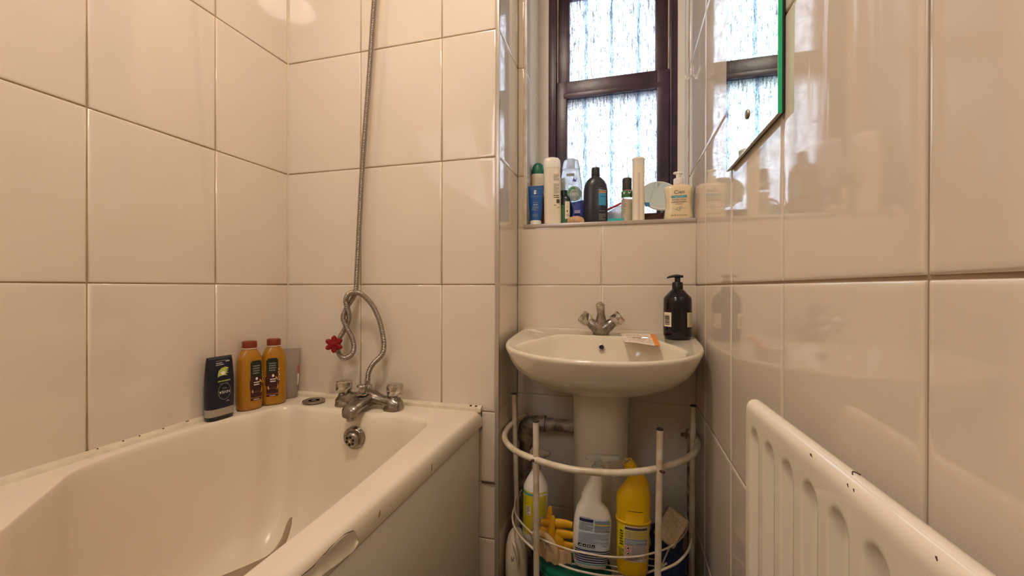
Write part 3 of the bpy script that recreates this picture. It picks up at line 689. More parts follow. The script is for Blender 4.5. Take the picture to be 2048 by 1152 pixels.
# ------------------------------------------------------------------ basin, pedestal, basin tap
BX = -.0705
def basin():
    t = thing('washbasin', 'beige ceramic washbasin on a pedestal under the window', 'washbasin', (BX, 1.30, 0))
    half = [(0, 1.020), (.05, 1.022), (.10, 1.032), (.15, 1.050), (.195, 1.078), (.232, 1.112), (.260, 1.152), (.276, 1.195), (.285, 1.24), (.2885, 1.29), (.2885, 1.38), (.287, 1.4665)]
    H = spline([(a, b, 0) for a, b in half], 6)
    back = [Vector((.287-.574*i/18, 1.4665, 0)) for i in range(1, 18)]
    full = H+back+[Vector((-p.x, p.y, 0)) for p in H[::-1]][:-1]
    N = 120; O = resample(full, N)
    def zr(y): return .8085-.066*(1.4665-y)
    def L(p, z): return Vector((p.x, p.y-1.30, z))
    def sc(s, sy, P=O): return [Vector((p.x*s, 1.4665-(1.4665-p.y)*sy, 0)) for p in P]
    rings = []
    # underside from pedestal up
    for s, sy, z in ((.28, .50, .640), (.42, .60, .645), (.58, .70, .6565), (.72, .795, .674), (.84, .878, .698), (.915, .93, .722), (.963, .967, .748), (.988, .988, .768)):
        rings.append([L(p, z+(zr(q.y)-.79)*min(1, (z-.64)/.12)) for p, q in zip(sc(s, sy), O)])
    def rim(d, dz):   # inset by distance d
        out = []
        for i, p in enumerate(O):
            cx_ = Vector((0, 1.26, 0)); v = (p-cx_); k = 1-d/max(.05, v.length); out.append(L(Vector((p.x*k, 1.26+(p.y-1.26)*k if p.y < 1.46 else p.y, 0)), zr(p.y)+dz))
        return out
    rings += [rim(0, -.012), rim(-.0005, -.006), rim(.002, -.0015), rim(.006, .0), rim(.011, -.0008)]
    # inner bowl outline
    ih = [(0, 1.040), (.06, 1.043), (.12, 1.056), (.17, 1.080), (.207, 1.112), (.228, 1.150), (.232, 1.185), (.222, 1.225), (.200, 1.265), (.176, 1.300), (.155, 1.320), (.125, 1.330), (.06, 1.333), (0, 1.333)]
    Hh = spline([(a, b, 0) for a, b in ih], 6); fi = Hh+[Vector((-p.x, p.y, 0)) for p in Hh[::-1]][1:-1]
    I = resample(fi, N)
    # align by angle about a centre so quads do not twist
    cen = Vector((0, 1.2, 0))
    def at(poly, d):
        best = 0
        for a, b in zip(poly, poly[1:]+poly[:1]):
            e = b-a; den = d.x*e.y-d.y*e.x
            if abs(den) < 1e-12: continue
            w = a-cen; tt = (w.x*e.y-w.y*e.x)/den; s = (w.x*d.y-w.y*d.x)/den
            if tt > 0 and -1e-6 <= s <= 1+1e-6: best = max(best, tt)
        return cen+d*best
    I = [at(fi, (p-cen).normalized()) for p in O]
    def ii(s, z, dy=0, flat=0): return [L(Vector((p.x*s, 1.2+dy+(p.y-1.2)*s, 0)), z+flat*(zr(q.y)-.79)) for p, q in zip(I, O)]
    rings += [[L(p*1.0, zr(p.y)-.0015) for p in [Vector((q.x*1.035, 1.2+(q.y-1.2)*1.035, 0)) for q in I]], ii(1.005, .7875, 0, 1), ii(.985, .7835, 0, 1), ii(.955, .772, 0, .8), ii(.91, .755, 0, .5), ii(.83, .728, 0, .3), ii(.70, .700), ii(.5, .684), ii(.25, .678), ii(.06, .676)]
    bm = BM(); loft(bm, rings, 0, True, True); obj('bowl', bm, 'basin', t, angle=70)
    # back upstand
    bm = BM(); box(bm, -.287, .287, .1600, .1665, .803, .8125, .002); obj('back_lip', bm, 'basin', t)
    # overflow
    bm = BM(); m = T(.002, 1.3165-1.30, .7710) @ Rm('X', 62)
    lathe(bm, [(.000, .0095), (.0026, .0095), (.0030, .0078), (.002, .0074)], 24, mtx=m); o = obj('overflow_ring', bm, 'chrome_dull', t)
    bm = BM(); lathe(bm, [(-.002, .0072), (.0027, .0070)], 20, mtx=m); obj('overflow_hole', bm, 'black', t)
    # pedestal
    bm = BM(); R = []
    for z, a, b in ((0, .110, .105), (.01, .112, .107), (.06, .098, .098), (.20, .086, .090), (.45, .085, .089), (.58, .0875, .092), (.625, .090, .095), (.655, .094, .098)):
        r = [Vector((-.002+a*math.copysign(abs(cos(q))**.8, cos(q)), .05+(b*sin(q) if sin(q) < 0 else .09*sin(q)), z)) for q in [2*pi*k/48 for k in range(48)]]
        R.append(r)
    loft(bm, R); obj('pedestal', bm, 'basin', t, angle=70)
    # old crumbling sealant ring
    bm = BM(); rnd = random.Random(5); pts = []
    for k in range(-20, 21):
        q = -pi/2+k*.075; pts.append((-.002+.0905*math.copysign(abs(cos(q))**.8, cos(q)), .05+.0965*sin(q), .633+rnd.uniform(-.003, .003)))
    tube(bm, pts, [rnd.uniform(.0025, .0055) for _ in pts], 8); obj('sealant', bm, 'seal', t, label='crumbling cream sealant ring')
    rnd = random.Random(8)
    for k in (-19, -18, -16, -14, -9, -3, 4, 9, 14, 16, 18):
        q = -pi/2+k*.077; c = Vector((-.002+.0925*math.copysign(abs(cos(q))**.8, cos(q)), .05+.0985*sin(q), .6375+rnd.uniform(-.005, .003)))
        bm = BM(); tube(bm, [c, c+Vector((.006, 0, -.002)), c+Vector((.011, .001, .001))], [.0012, .0026, .001], 6)
        obj('sealant_gap', bm, 'crack', t)
basin()
def basin_tap():
    t = thing('basin_mixer_tap', 'chrome basin mixer tap with two angled faceted knobs on the washbasin', 'tap', (-.0735, 1.385, .8035))
    bm = BM()
    body(bm, [(0, .026, .022), (.003, .0265, .0225), (.006, .0262, .0222), (.020, .029, .020), (.030, .0295, .019), (.038, .024, .018), (.050, .0165, .0165), (.070, .0125, .014), (.092, .0115, .013), (.100, .0112, .012), (.103, .008, .009)], 32)
    for s in (-1, 1):
        m = T(s*.010, 0, .020) @ Rm('Y', s*52); lathe(bm, [(0, .0205), (.018, .0190), (.032, .0165), (.0365, .0150)], 24, mtx=m)
    tube(bm, spline([(0, .0, .088), (0, -.018, .096), (0, -.045, .100), (0, -.062, .097)], 5), .0105, 20)
    obj('tap_body', bm, 'chrome_dull', t, angle=60)
    bm = BM(); m = T(0, -.066, .094) @ Rm('X', 22)
    lathe(bm, [(-.016, .0080), (-.015, .0098), (-.007, .0102)], 20, mtx=m); lathe(bm, [(-.007, .0120), (.010, .0120), (.012, .010)], 8, mtx=m); obj('nozzle', bm, 'chrome', t, angle=30)
    bm = BM(); lathe(bm, [(-.0163, .0075), (-.0158, .0077)], 16, mtx=m); obj('nozzle_opening', bm, 'black', t)
    for s in (-1, 1):
        bm = BM(); knob(bm, T(s*.010, 0, .020) @ Rm('Y', s*52) @ T(0, 0, .0340), .0225, .037, 8); obj('knob', bm, 'chrome_knob', t, smooth=False)
basin_tap()
# amber pump bottle
def amber():
    t = thing('soap_pump_bottle', 'dark amber pump bottle with barcode sticker standing on the washbasin corner', 'pump bottle', (.1610, 1.372, .8015))
    pb = [(0, .036, .036), (.002, .0385, .0385), (.010, .0415, .0415), (.030, .042, .042), (.110, .0415, .0415), (.124, .041, .041), (.128, .039, .039), (.150, .0195, .0195), (.154, .014, .014), (.160, .0135, .0135)]
    bm = BM(); body(bm, pb, 44); obj('bottle_body', bm, 'amberglass', t, angle=30)
    bm = BM(); lathe(bm, [(.152, .0155), (.153, .0162), (.172, .0160), (.175, .0145), (.176, .009)], 32); lathe(bm, [(.174, .0085), (.188, .0088), (.190, .0070)], 24); obj('collar', bm, 'blackplastic', t, angle=30)
    bm = BM(); R = []
    for x, w, h, z in ((.017, .004, .002, .192), (.015, .0075, .004, .193), (.0, .0095, .0055, .194), (-.014, .007, .0045, .194), (-.025, .0045, .0035, .1915), (-.031, .003, .0025, .1885)):
        R.append([Vector((x, w*cos(2*pi*k/14), z+h*sin(2*pi*k/14))) for k in range(14)])
    loft(bm, R); obj('pump_head', bm, 'blackplastic', t)
    S1 = surf_body(pb, -52); els = [('rect', -.0155, .038, .0155, .082, 'ivory')]
    z = .044
    for w in (.0022, .0012, .0028, .0008, .0016, .0008, .0024, .0012, .0026, .0014): els.append(('rect', -.0105, z, .010, z+w, 'inkblack')); z += w+.0013
    decal('barcode_label', t, S1, els, label='cream sticker with barcode')
    S2 = surf_body(pb, 62); decal('back_label', t, S2, [('rect', -.020, .038, .012, .082, 'ivory'), ('lines', -.016, .008, .080, .042, 12, 'lime')])
amber()
# ticket
t = thing('paper_ticket', 'cream paper ticket with an orange edge resting on the washbasin rim', 'ticket', (.045, 1.31, .80))
bm = BM(); c4 = [Vector((-.056, .082, .0085)), Vector((.050, .078, .0095)), Vector((.054, -.088, -.005)), Vector((-.042, -.046, -.003))]
def tk(s, q, lift): # s,q in 0..1
    a = c4[0].lerp(c4[1], s); b = c4[3].lerp(c4[2], s); p = a.lerp(b, q); p.z += lift+.0012*sin(s*6)*q-.010*q*(1-q)*0; return p
els = [('rect', .0, 0, 1, 1, 'paper')]
def patch(bm, s0, s1, q0, q1, lift, mi, n=8, thick=0):
    G = [[bm.verts.new(tk(s0+(s1-s0)*i/n, q0+(q1-q0)*j/4, lift)) for i in range(n+1)] for j in range(5)]
    for j in range(4):
        for i in range(n): bm.faces.new((G[j][i], G[j+1][i], G[j+1][i+1], G[j][i+1])).material_index = mi
patch(bm, 0, 1, 0, 1, 0, 0); patch(bm, 0, 1, 0, 1, .0008, 0); 
for s in (0, 1):
    pass
patch(bm, .86, 1, .0, 1, .0011, 1, 3)
rnd = random.Random(4)
for q in (.12, .2, .28, .38, .46, .56, .64, .72, .82):
    s = .14
    while s < .80:
        w = rnd.uniform(.02, .07)
        if rnd.random() < .72: patch(bm, s, s+w, q, q+.022, .0011, 2, 1)
        s += w+.012
patch(bm, .30, .55, .42, .455, .0012, 3, 2)
for q in (.2, .42, .64, .84): patch(bm, .03, .065, q, q+.05, .0011, 3, 1)
obj('ticket_sheet', _K(bm), ['paper', 'orange', 'redink', 'darklabel'], t, smooth=False)

# ------------------------------------------------------------------ pipes
t = thing('waste_pipe', 'grimy grey plastic waste pipe bending down behind the white rack', 'pipe', (-.30, 1.42, .48))
bm = BM(); tube(bm, [(.17, .0, .0), (-.0, 0, .0)], .022, 20); obj('horizontal_pipe', bm, 'pipe', t)
bm = BM(); tube(bm, spline([(-.0, 0, 0), (-.025, 0, -.004), (-.038, 0, -.02), (-.038, 0, -.05)], 5), .0255, 20); tube(bm, [(.0, 0, 0), (.02, 0, 0)], .0275, 20); tube(bm, [(-.038, 0, -.035), (-.038, 0, -.062)], .0275, 20); obj('elbow', bm, 'pipe', t)
bm = BM(); tube(bm, [(.02, 0, 0), (.034, 0, 0)], .0300, 8); obj('compression_nut', bm, 'pipe', t, angle=20)
bm = BM(); tube(bm, [(-.038, 0, -.06), (-.038, 0, -.479)], .022, 20); tube(bm, [(-.038, 0, -.10), (-.038, 0, -.125)], .0275, 8); obj('vertical_pipe', bm, 'pipe', t, angle=30)
t = thing('supply_valve', 'small dark pipe valve against the right wall behind the rack', 'valve', (.205, 1.43, .47))
bm = BM(); tube(bm, [(.0, .0, -.468), (0, 0, .02)], .0075, 12); tube(bm, [(0, 0, .0), (.0, 0, .03)], .012, 6); tube(bm, [(0, 0, .015), (-.025, -.006, .013)], .006, 12); obj('valve_body', bm, 'pipe', t)

# ------------------------------------------------------------------ curved rack
RZ = .495
RAIL = [(-.345, 1.435), (-.364, 1.37), (-.369, 1.29), (-.352, 1.205), (-.305, 1.133), (-.244, 1.090), (-.150, 1.052), (-.058, 1.050), (.018, 1.072), (.094, 1.122), (.165, 1.200), (.205, 1.285), (.215, 1.36), (.207, 1.425)]
def rack():
    t = thing('corner_rack', 'white enamelled tubular rack curving round the pedestal, with wire shelves', 'rack', (-.075, 1.25, 0))
    ox, oy = .075, -1.25
    bm = BM(); tube(bm, [p+Vector((ox, oy, RZ)) for p in spline([(a, b, 0) for a, b in RAIL], 8)], .0088, 16); obj('top_rail', bm, 'whitepaint', t)
    posts = [(-.358, 1.335, .600, -.340, 1.33), (-.2290, 1.083, .5975, -.229, 1.10), (.0885, 1.105, .5985, .083, 1.115), (.2035, 1.345, .6000, .198, 1.34)]
    for x, y, z, xb, yb in posts:
        bm = BM(); tube(bm, [(xb+ox, yb+oy, .0), (x+ox, y+oy, z)], .0083, 16)
        p = obj('post', bm, 'whitepaint', t)
        bm = BM(); tube(bm, [(x+ox, y+oy, z-.001), (x+ox, y+oy, z+.0022)], .0088, 16); obj('post_cap', bm, 'darkgrey', p)
        bm = BM(); tube(bm, [(x+ox-.0095+.019*(x > 0), y+oy-.012, RZ), (x+ox+.004-.008*(x > 0), y+oy, RZ)], .0035, 10); obj('screw', bm, 'rust', p)
    def arc(pts, r, nm, m='whitepaint'):
        bm = BM(); tube(bm, [p+Vector((ox, oy, 0)) for p in spline(pts, 8)], r, 10); return obj(nm, bm, m, t)
    z = .237
    arc([(-.343, 1.365, z+.01), (-.347, 1.31, z), (-.335, 1.235, z), (-.300, 1.165, z), (-.238, 1.103, z)], .0034, 'side_ring')
    arc([(.090, 1.108, z), (.135, 1.150, z), (.172, 1.215, z), (.190, 1.285, z), (.192, 1.34, z+.01)], .0034, 'side_ring')
    # wire basket
    zt = .258; zb = .186
    ring = [(-.340, 1.375), (-.345, 1.31), (-.322, 1.225), (-.264, 1.153), (-.2165, 1.120), (-.14, 1.097), (-.059, 1.093), (.0, 1.103), (.054, 1.127), (.120, 1.180), (.168, 1.255), (.184, 1.32), (.186, 1.375)]
    arc([(a, b, zt) for a, b in ring], .0026, 'basket_wire'); 
    low = [(-.075+(a+.075)*.90, 1.40+(b-1.40)*.90) for a, b in ring]
    arc([(a, b, zb) for a, b in low], .0030, 'basket_wire')
    for i in (3, 4, 8, 9):
        a, b = ring[i]; c, d = low[i]
        bm = BM(); tube(bm, [(a+ox, b+oy, zt), (c+ox, d+oy, zb)], .0024, 8); obj('basket_strut', bm, 'whitepaint', t)
    for y in (1.15, 1.17, 1.20, 1.23):
        xs = {1.15: (-.19, .035), 1.17: (-.225, .065), 1.20: (-.27, .10), 1.23: (-.29, .125)}[y]
        bm = BM(); tube(bm, [(xs[0]+ox, y+oy, zb), (xs[1]+ox, y+oy, zb)], .0018, 8); obj('shelf_wire', bm, 'whitepaint', t)
    for xw in (-.29, .12):
        bm = BM(); tube(bm, [(xw+ox, 1.225+oy, zb), (xw+ox, 1.43+oy, zb)], .0018, 8); obj('shelf_wire', bm, 'whitepaint', t)
    for s, y1 in ((-1, 1.30), (1, 1.30), (-1, 1.36), (1, 1.36), (-1, 1.42), (1, 1.42)):
        a, b = (-.325, -.185) if s < 0 else (.035, .165)
        bm = BM(); tube(bm, [(a+ox, y1+oy, zb), (b+ox, y1+oy, zb)], .0018, 8); obj('shelf_wire', bm, 'whitepaint', t)
rack()

# ------------------------------------------------------------------ things in the rack
ZB = .189
def big_spray():
    t = thing('spray_bottle', 'large white spray bottle with clear trigger and pale blue striped label in the rack', 'spray bottle', (-.0905, 1.158, ZB), rot=(rad(-2), rad(4), rad(10)))
    pb = [(0, .040, .022, 2.6), (.003, .0445, .026, 2.8), (.02, .0475, .0285, 2.8), (.06, .051, .029, 2.8), (.10, .0525, .029, 2.8), (.13, .051, .028, 2.7, .0), (.152, .045, .027, 2.6, -.002), (.168, .034, .026, 2.4, -.006), (.180, .0275, .0245, 2.3, -.008), (.188, .029, .024, 2.3, -.008), (.196, .0255, .0235, 2.2, -.007), (.205, .0265, .023, 2.2, -.005), (.213, .0225, .022, 2.2, -.004), (.221, .0235, .021, 2.1, -.002), (.229, .0195, .019, 2, .000), (.240, .0160, .016, 2, .002), (.250, .0140, .014, 2, .004)]
    P2 = [(p[0], p[1], p[2], p[3], p[4] if len(p) > 4 else 0) for p in pb]
    bm = BM(); body(bm, P2, 48); obj('bottle_body', bm, 'white', t)
    bm = BM(); lathe(bm, [(.248, .0150), (.250, .0165), (.270, .0165), (.274, .012)], 24, mtx=T(.004, 0, 0)); obj('collar', bm, 'clear', t)
    bm = BM()
    R = []
    for x, w, h, z in ((-.032, .012, .004, .292), (-.026, .013, .008, .293), (.0, .013, .011, .293), (.022, .011, .010, .295), (.045, .009, .009, .298), (.060, .0085, .008, .300), (.062, .004, .004, .300)):
        R.append([Vector((x, w*cos(2*pi*k/16), z+h*sin(2*pi*k/16))) for k in range(16)])
    loft(bm, R); lathe(bm, [(.270, .010), (.290, .0095)], 16, mtx=T(.004, 0, 0)); obj('spray_head', bm, 'clear', t)
    bm = BM(); R = []
    for p in spline([(.030, 0, .288), (.036, 0, .275), (.040, 0, .258), (.048, 0, .245)], 4): R.append([p+Vector((.0035*cos(2*pi*k/10), .007*sin(2*pi*k/10), 0)) for k in range(10)])
    loft(bm, R); obj('trigger', bm, 'clear', t)
    S = surf_body(P2)
    els = [('rect', -.047, .026, .047, .136, 'labelpale')]
    els = [('rect', -.046, .012, .046, .060, 'labelpale'), ('rect', -.041, .058, .046, .138, 'labelpale')]
    for k in range(7): els.append(('rect', -.046, .013+.0062*k, .046, .0163+.0062*k, 'inkblue' if k else 'teal'))
    els += [('rect', -.039, .128, -.002, .136, 'inkblue'), ('lines', -.039, -.002, .126, .105, 9, 'inkblack'), ('rect', .001, .126, .043, .134, 'inkmid'), ('rect', .001, .122, .043, .1245, 'yellow_label'), ('rect', .001, .112, .043, .1215, 'inkmid'), ('lines', .001, .043, .110, .104, 3, 'inkblack'),
            ('lines', -.039, .043, .101, .072, 11, 'inkmid'), ('lines', -.037, -.010, .140, .1375, 1, 'inkblack'), ('rect', -.039, .062, -.030, .070, 'inkblack'), ('rect', -.027, .062, -.018, .070, 'inkblack'), ('rect', -.015, .062, -.006, .070, 'inkblack'), ('rect', -.003, .062, .006, .070, 'inkblack'),
            ('poly', [(-.037, .064), (-.033, .069), (-.031, .064)], 'whiteprint'), ('poly', [(-.025, .064), (-.022, .0685), (-.020, .064)], 'whiteprint'), ('ell', -.0105, .066, .0022, .003, 'whiteprint'), ('poly', [(-.001, .064), (.001, .068), (.004, .064)], 'whiteprint'), ('text', '750ml', .032, .069, .0055, 'inkblue')]
    decal('label', t, S, els, label='pale blue label with purple stripes')
big_spray()
def yellow_cleaner():
    t = thing('toilet_cleaner_bottle', 'yellow toilet cleaner bottle with an angled open neck in the rack', 'bottle', (.0225, 1.158, ZB), rot=(rad(-1), rad(1), rad(6)))
    P = [(0, .034, .026, 2.2), (.003, .038, .029, 2.3), (.015, .0405, .0315, 2.3), (.05, .042, .032, 2.3), (.14, .0435, .0325, 2.3), (.142, .0465, .034, 2.3), (.145, .0465, .034, 2.3), (.147, .0440, .0325, 2.3), (.19, .0455, .032, 2.3), (.205, .0445, .031, 2.2, .000), (.220, .0405, .029, 2.1, .003), (.236, .033, .0265, 2, .008), (.250, .0265, .0235, 2, .010), (.262, .0220, .021, 2, .007)]
    P = [(p[0], p[1], p[2], p[3], p[4] if len(p) > 4 else 0) for p in P]
    bm = BM(); body(bm, P, 44)
    m = T(.007, 0, .258) @ Rm('Y', -33)
    lathe(bm, [(-.01, .0205), (.010, .0175), (.018, .0150), (.024, .0150), (.025, .0163), (.027, .0163), (.028, .0150), (.031, .0150), (.032, .0163), (.034, .0163), (.035, .0150), (.046, .0145), (.046, .0115), (.030, .0110)], 30, mtx=m)
    obj('bottle_body', bm, 'yellow', t, angle=40)
    bm = BM(); lathe(bm, [(.032, .0108), (.044, .0095), (.044, .006)], 20, mtx=m); lathe(bm, [(.040, .0042), (.056, .0030), (.057, .0015)], 14, mtx=m @ T(-.002, 0, 0)); obj('dropper', bm, 'clear', t)
    S = surf_body(P)
    els = [('rect', -.040, .045, -.024, .138, 'yellow_label'), ('rect', -.025, .045, .036, .138, 'labelpink'), ('rect', .035, .045, .040, .138, 'yellow_label'), ('rect', -.024, .128, .033, .134, 'inkblack'), ('lines', -.022, .030, .1315, .1305, 1, 'whiteprint'),
           ('rect', -.024, .106, .033, .126, 'yellow_label'), ('lines', -.023, .032, .125, .107, 9, 'inkmid'), ('rect', -.024, .088, .033, .104, 'inkmid'), ('lines', -.023, .030, .102, .090, 5, 'labelpale'), ('lines', -.006, .031, .086, .062, 12, 'inkmid'), ('lines', -.022, .015, .058, .048, 5, 'inkblue'), ('text', '750ml', .024, .056, .006, 'inkblack'),
           ('lines', -.0365, -.0285, .124, .082, 6, 'inkblack'), ('lines', -.039, -.026, .075, .048, 9, 'inkblue')]
    for cz in (.080, .066): els += [('poly', [(-.016, cz-.0075), (-.0085, cz), (-.016, cz+.0075), (-.0235, cz)], 'red'), ('poly', [(-.016, cz-.0058), (-.0102, cz), (-.016, cz+.0058), (-.0218, cz)], 'whiteprint'), ('poly', [(-.019, cz-.001), (-.014, cz-.003), (-.013, cz+.002), (-.016, cz+.003)], 'inkblack')]
    els += [('lines', -.018, .022, .180, .176, 1, 'darkgrey')]
    decal('label', t, S, els, label='yellow and pink label with red hazard diamonds')
yellow_cleaner()
def small_spray():
    t = thing('spray_bottle', 'white spray bottle with a yellow label behind the left post of the rack', 'spray bottle', (-.262, 1.232, ZB), rot=(0, rad(1), rad(-18)))
    P = [(0, .032, .032), (.003, .036, .036), (.02, .038, .038), (.150, .0385, .0385), (.165, .037, .037), (.185, .028, .028), (.205, .0165, .0165), (.215, .0125, .0125), (.222, .012, .012)]
    bm = BM(); body(bm, P, 40); obj('bottle_body', bm, 'white', t)
    bm = BM(); lathe(bm, [(.216, .014), (.236, .014), (.240, .010)], 20)
    R = []
    for x, w, h, z in ((-.022, .008, .006, .262), (-.016, .012, .015, .262), (.0, .013, .020, .262), (.018, .011, .017, .264), (.030, .009, .011, .268), (.042, .008, .008, .270), (.046, .006, .006, .270)):
        R.append([Vector((x, w*cos(2*pi*k/16), z+h*sin(2*pi*k/16))) for k in range(16)])
    loft(bm, R); obj('spray_head', bm, 'smoky', t)
    bm = BM(); R = []
    for p in spline([(.024, 0, .262), (.028, 0, .248), (.026, 0, .236), (.030, 0, .226)], 4): R.append([p+Vector((.004*cos(2*pi*k/10), .007*sin(2*pi*k/10), 0)) for k in range(10)])
    loft(bm, R); obj('trigger', bm, 'smoky', t)
    S = surf_body(P, 4)
    els = [('rect', -.052, .030, .052, .158, 'yellow_label'), ('rect', -.052, .147, .010, .154, 'teal'), ('rect', -.014, .088, .001, .116, 'whiteprint'), ('lines', -.0125, -.001, .115, .089, 5, 'inkblack'), ('lines', -.045, -.015, .140, .118, 6, 'lime'), ('lines', .006, .045, .140, .060, 22, 'lime'), ('lines', -.045, -.015, .095, .045, 14, 'lime'), ('rect', .008, .030, .045, .085, 'labelpink'), ('lines', .010, .043, .082, .035, 14, 'greyprint')]
    decal('label', t, S, els, label='yellow wraparound label')
small_spray()
def glove():
    t = thing('rubber_gloves', 'yellow rubber gloves with cream lining folded over the rack wire', 'gloves', (-.185, 1.150, .21))
    def lobe(pts, r, m, nm, flat=.62):
        bm = BM(); c = spline(pts, 5); rr = resample([(x, 0, 0) for x in r], len(c), False); tube(bm, c, [q.x for q in rr], 14)
        cy = sum(p.y for p in c)/len(c)
        for v in bm.verts: v.co.y = cy+(v.co.y-cy)*flat
        return obj(nm, bm, m, t)
    lobe([(-.010, -.004, .030), (-.012, -.006, .055), (-.010, -.004, .080), (-.008, -.002, .098), (-.0075, -.002, .104)], [.013, .0135, .011, .008, .003], 'yellow_glove', 'finger')
    lobe([(-.022, .008, .045), (-.022, .010, .075), (-.020, .010, .100), (-.018, .010, .118), (-.018, .010, .124)], [.013, .013, .0115, .0095, .003], 'yellow_glove', 'finger')
    lobe([(-.042, .004, .078), (-.02, .002, .078), (.0, .004, .080), (.025, .006, .082), (.045, .008, .080)], [.008, .012, .013, .013, .009], 'yellow_glove', 'finger')
    lobe([(.000, .004, .052), (.02, .004, .053), (.04, .008, .052), (.055, .01, .050)], [.013, .014, .0135, .009], 'yellow_glove', 'finger')
    lobe([(.004, .004, .024), (.022, .004, .023), (.04, .008, .022), (.052, .01, .022)], [.012, .0125, .012, .007], 'yellow_glove', 'finger')
    lobe([(-.045, .0, .058), (-.03, .004, .052), (-.010, .004, .040), (.004, .004, .020), (.010, .004, .0)], [.008, .018, .026, .024, .016], 'yellow_glove', 'palm')
    lobe([(-.062, -.010, .050), (-.045, -.016, .056), (-.025, -.018, .052), (-.008, -.020, .036), (.002, -.020, .014), (.002, -.018, -.008)], [.007, .010, .0095, .010, .011, .008], 'cloth', 'cuff')
    # folded cuff hanging down: gently pleated sheet with thickness
    bm = BM(); R = []
    for i in range(15):
        s = i/14; x = -.044+.088*s; y = -.020+.005*sin(s*9)+.004*sin(s*23)+.012*s
        top = .028+.004*cos(s*5)-.014*s; bot = -.020-.004*s+(.014*(1-s*5) if s < .2 else 0)
        R.append([Vector((x, y, top)), Vector((x+.001, y-.003, (top+bot)/2)), Vector((x+.002, y, bot)), Vector((x+.002, y+.004, bot)), Vector((x, y+.005, (top+bot)/2)), Vector((x, y+.005, top))])
    loft(bm, R); obj('folded_lining', bm, 'cloth', t)
glove()
# green tub on the floor of the rack, seen below the basket
t = thing('green_tub', 'dark green plastic tub under the wire basket of the rack', 'tub', (-.135, 1.185, .0))
bm = BM(); R = []
for z, a in ((.0, .075), (.004, .078), (.12, .088), (.150, .094), (.165, .097), (.172, .094), (.1715, .04), (.171, .01)): R.append(selip(a*1.05, a*.80, 2.4, 44, z))
loft(bm, R); obj('tub_body', bm, 'greentub', t)
bm = BM(); R = [selip(a*1.05, a*.8, 2.4, 44, z) for z, a in ((.150, .0965), (.152, .0985), (.158, .0985), (.160, .0965))]; loft(bm, R, 0, False, False); obj('rim_band', bm, 'greentub', t)
# white canister lower left
t = thing('white_canister', 'scuffed white plastic canister on the floor at the left of the rack', 'canister', (-.335, 1.285, 0), rot=(0, 0, rad(18)))
bm = BM(); P = [(0, .030, .040, 3), (.004, .034, .044, 3), (.03, .036, .046, 3.2), (.09, .036, .046, 3.0), (.125, .033, .043, 2.6), (.152, .027, .036, 2.2), (.168, .019, .026, 2.0), (.176, .009, .014, 2)]
body(bm, P, 40); obj('canister_body', bm, 'ivory', t)
bm = BM(); tube(bm, spline([(-.012, -.036, .155), (-.006, -.050, .148), (.0, -.052, .120), (.003, -.048, .095)], 5), .0055, 10); obj('handle', bm, 'ivory', t)
decal('label', t, surf_body(P, -8), [('poly', [(-.014, .112), (-.004, .130), (.001, .128), (-.006, .100), (-.012, .098)], 'greyprint')])
# blue mesh cloth bundle and sponge
t = thing('mesh_cloth', 'crumpled blue mesh cloth stuffed in the right side of the rack', 'cloth', (.128, 1.262, .0))
bm = BM(); rnd = random.Random(7); R = []
for j in range(14):
    z = .004+.262*j/13; s = .052*(1-.35*(j/13)**2)+.004*sin(j*1.7)
    R.append([Vector((.002*j*(-.4)+s*(1+.10*sin(5*q+j*.8)+.05*sin(11*q))*cos(q)*1.08, s*(1+.10*sin(5*q+j*.8))*sin(q), z)) for q in [2*pi*k/44 for k in range(44)]])
loft(bm, R); obj('cloth_bundle', bm, 'bluecloth', t)
t = thing('sponge', 'beige sponge with a green scouring side leaning on the blue cloth in the rack', 'sponge', (.127, 1.232, .283), rot=(rad(52), rad(30), rad(-14)))
bm = BM(); box(bm, -.030, .030, -.043, .043, .002, .021, .005, 3)
bmesh.ops.subdivide_edges(bm, edges=bm.edges[:], cuts=2, use_grid_fill=True)
rnd = random.Random(2)
for v in bm.verts: v.co += Vector((rnd.uniform(-1, 1), rnd.uniform(-1, 1), rnd.uniform(-1, 1)))*.0009
obj('sponge_pad', bm, 'sponge', t)
bm = BM(); box(bm, -.031, .031, -.044, .044, -.006, .0025, .002, 2); obj('scouring_layer', bm, 'scourer', t)

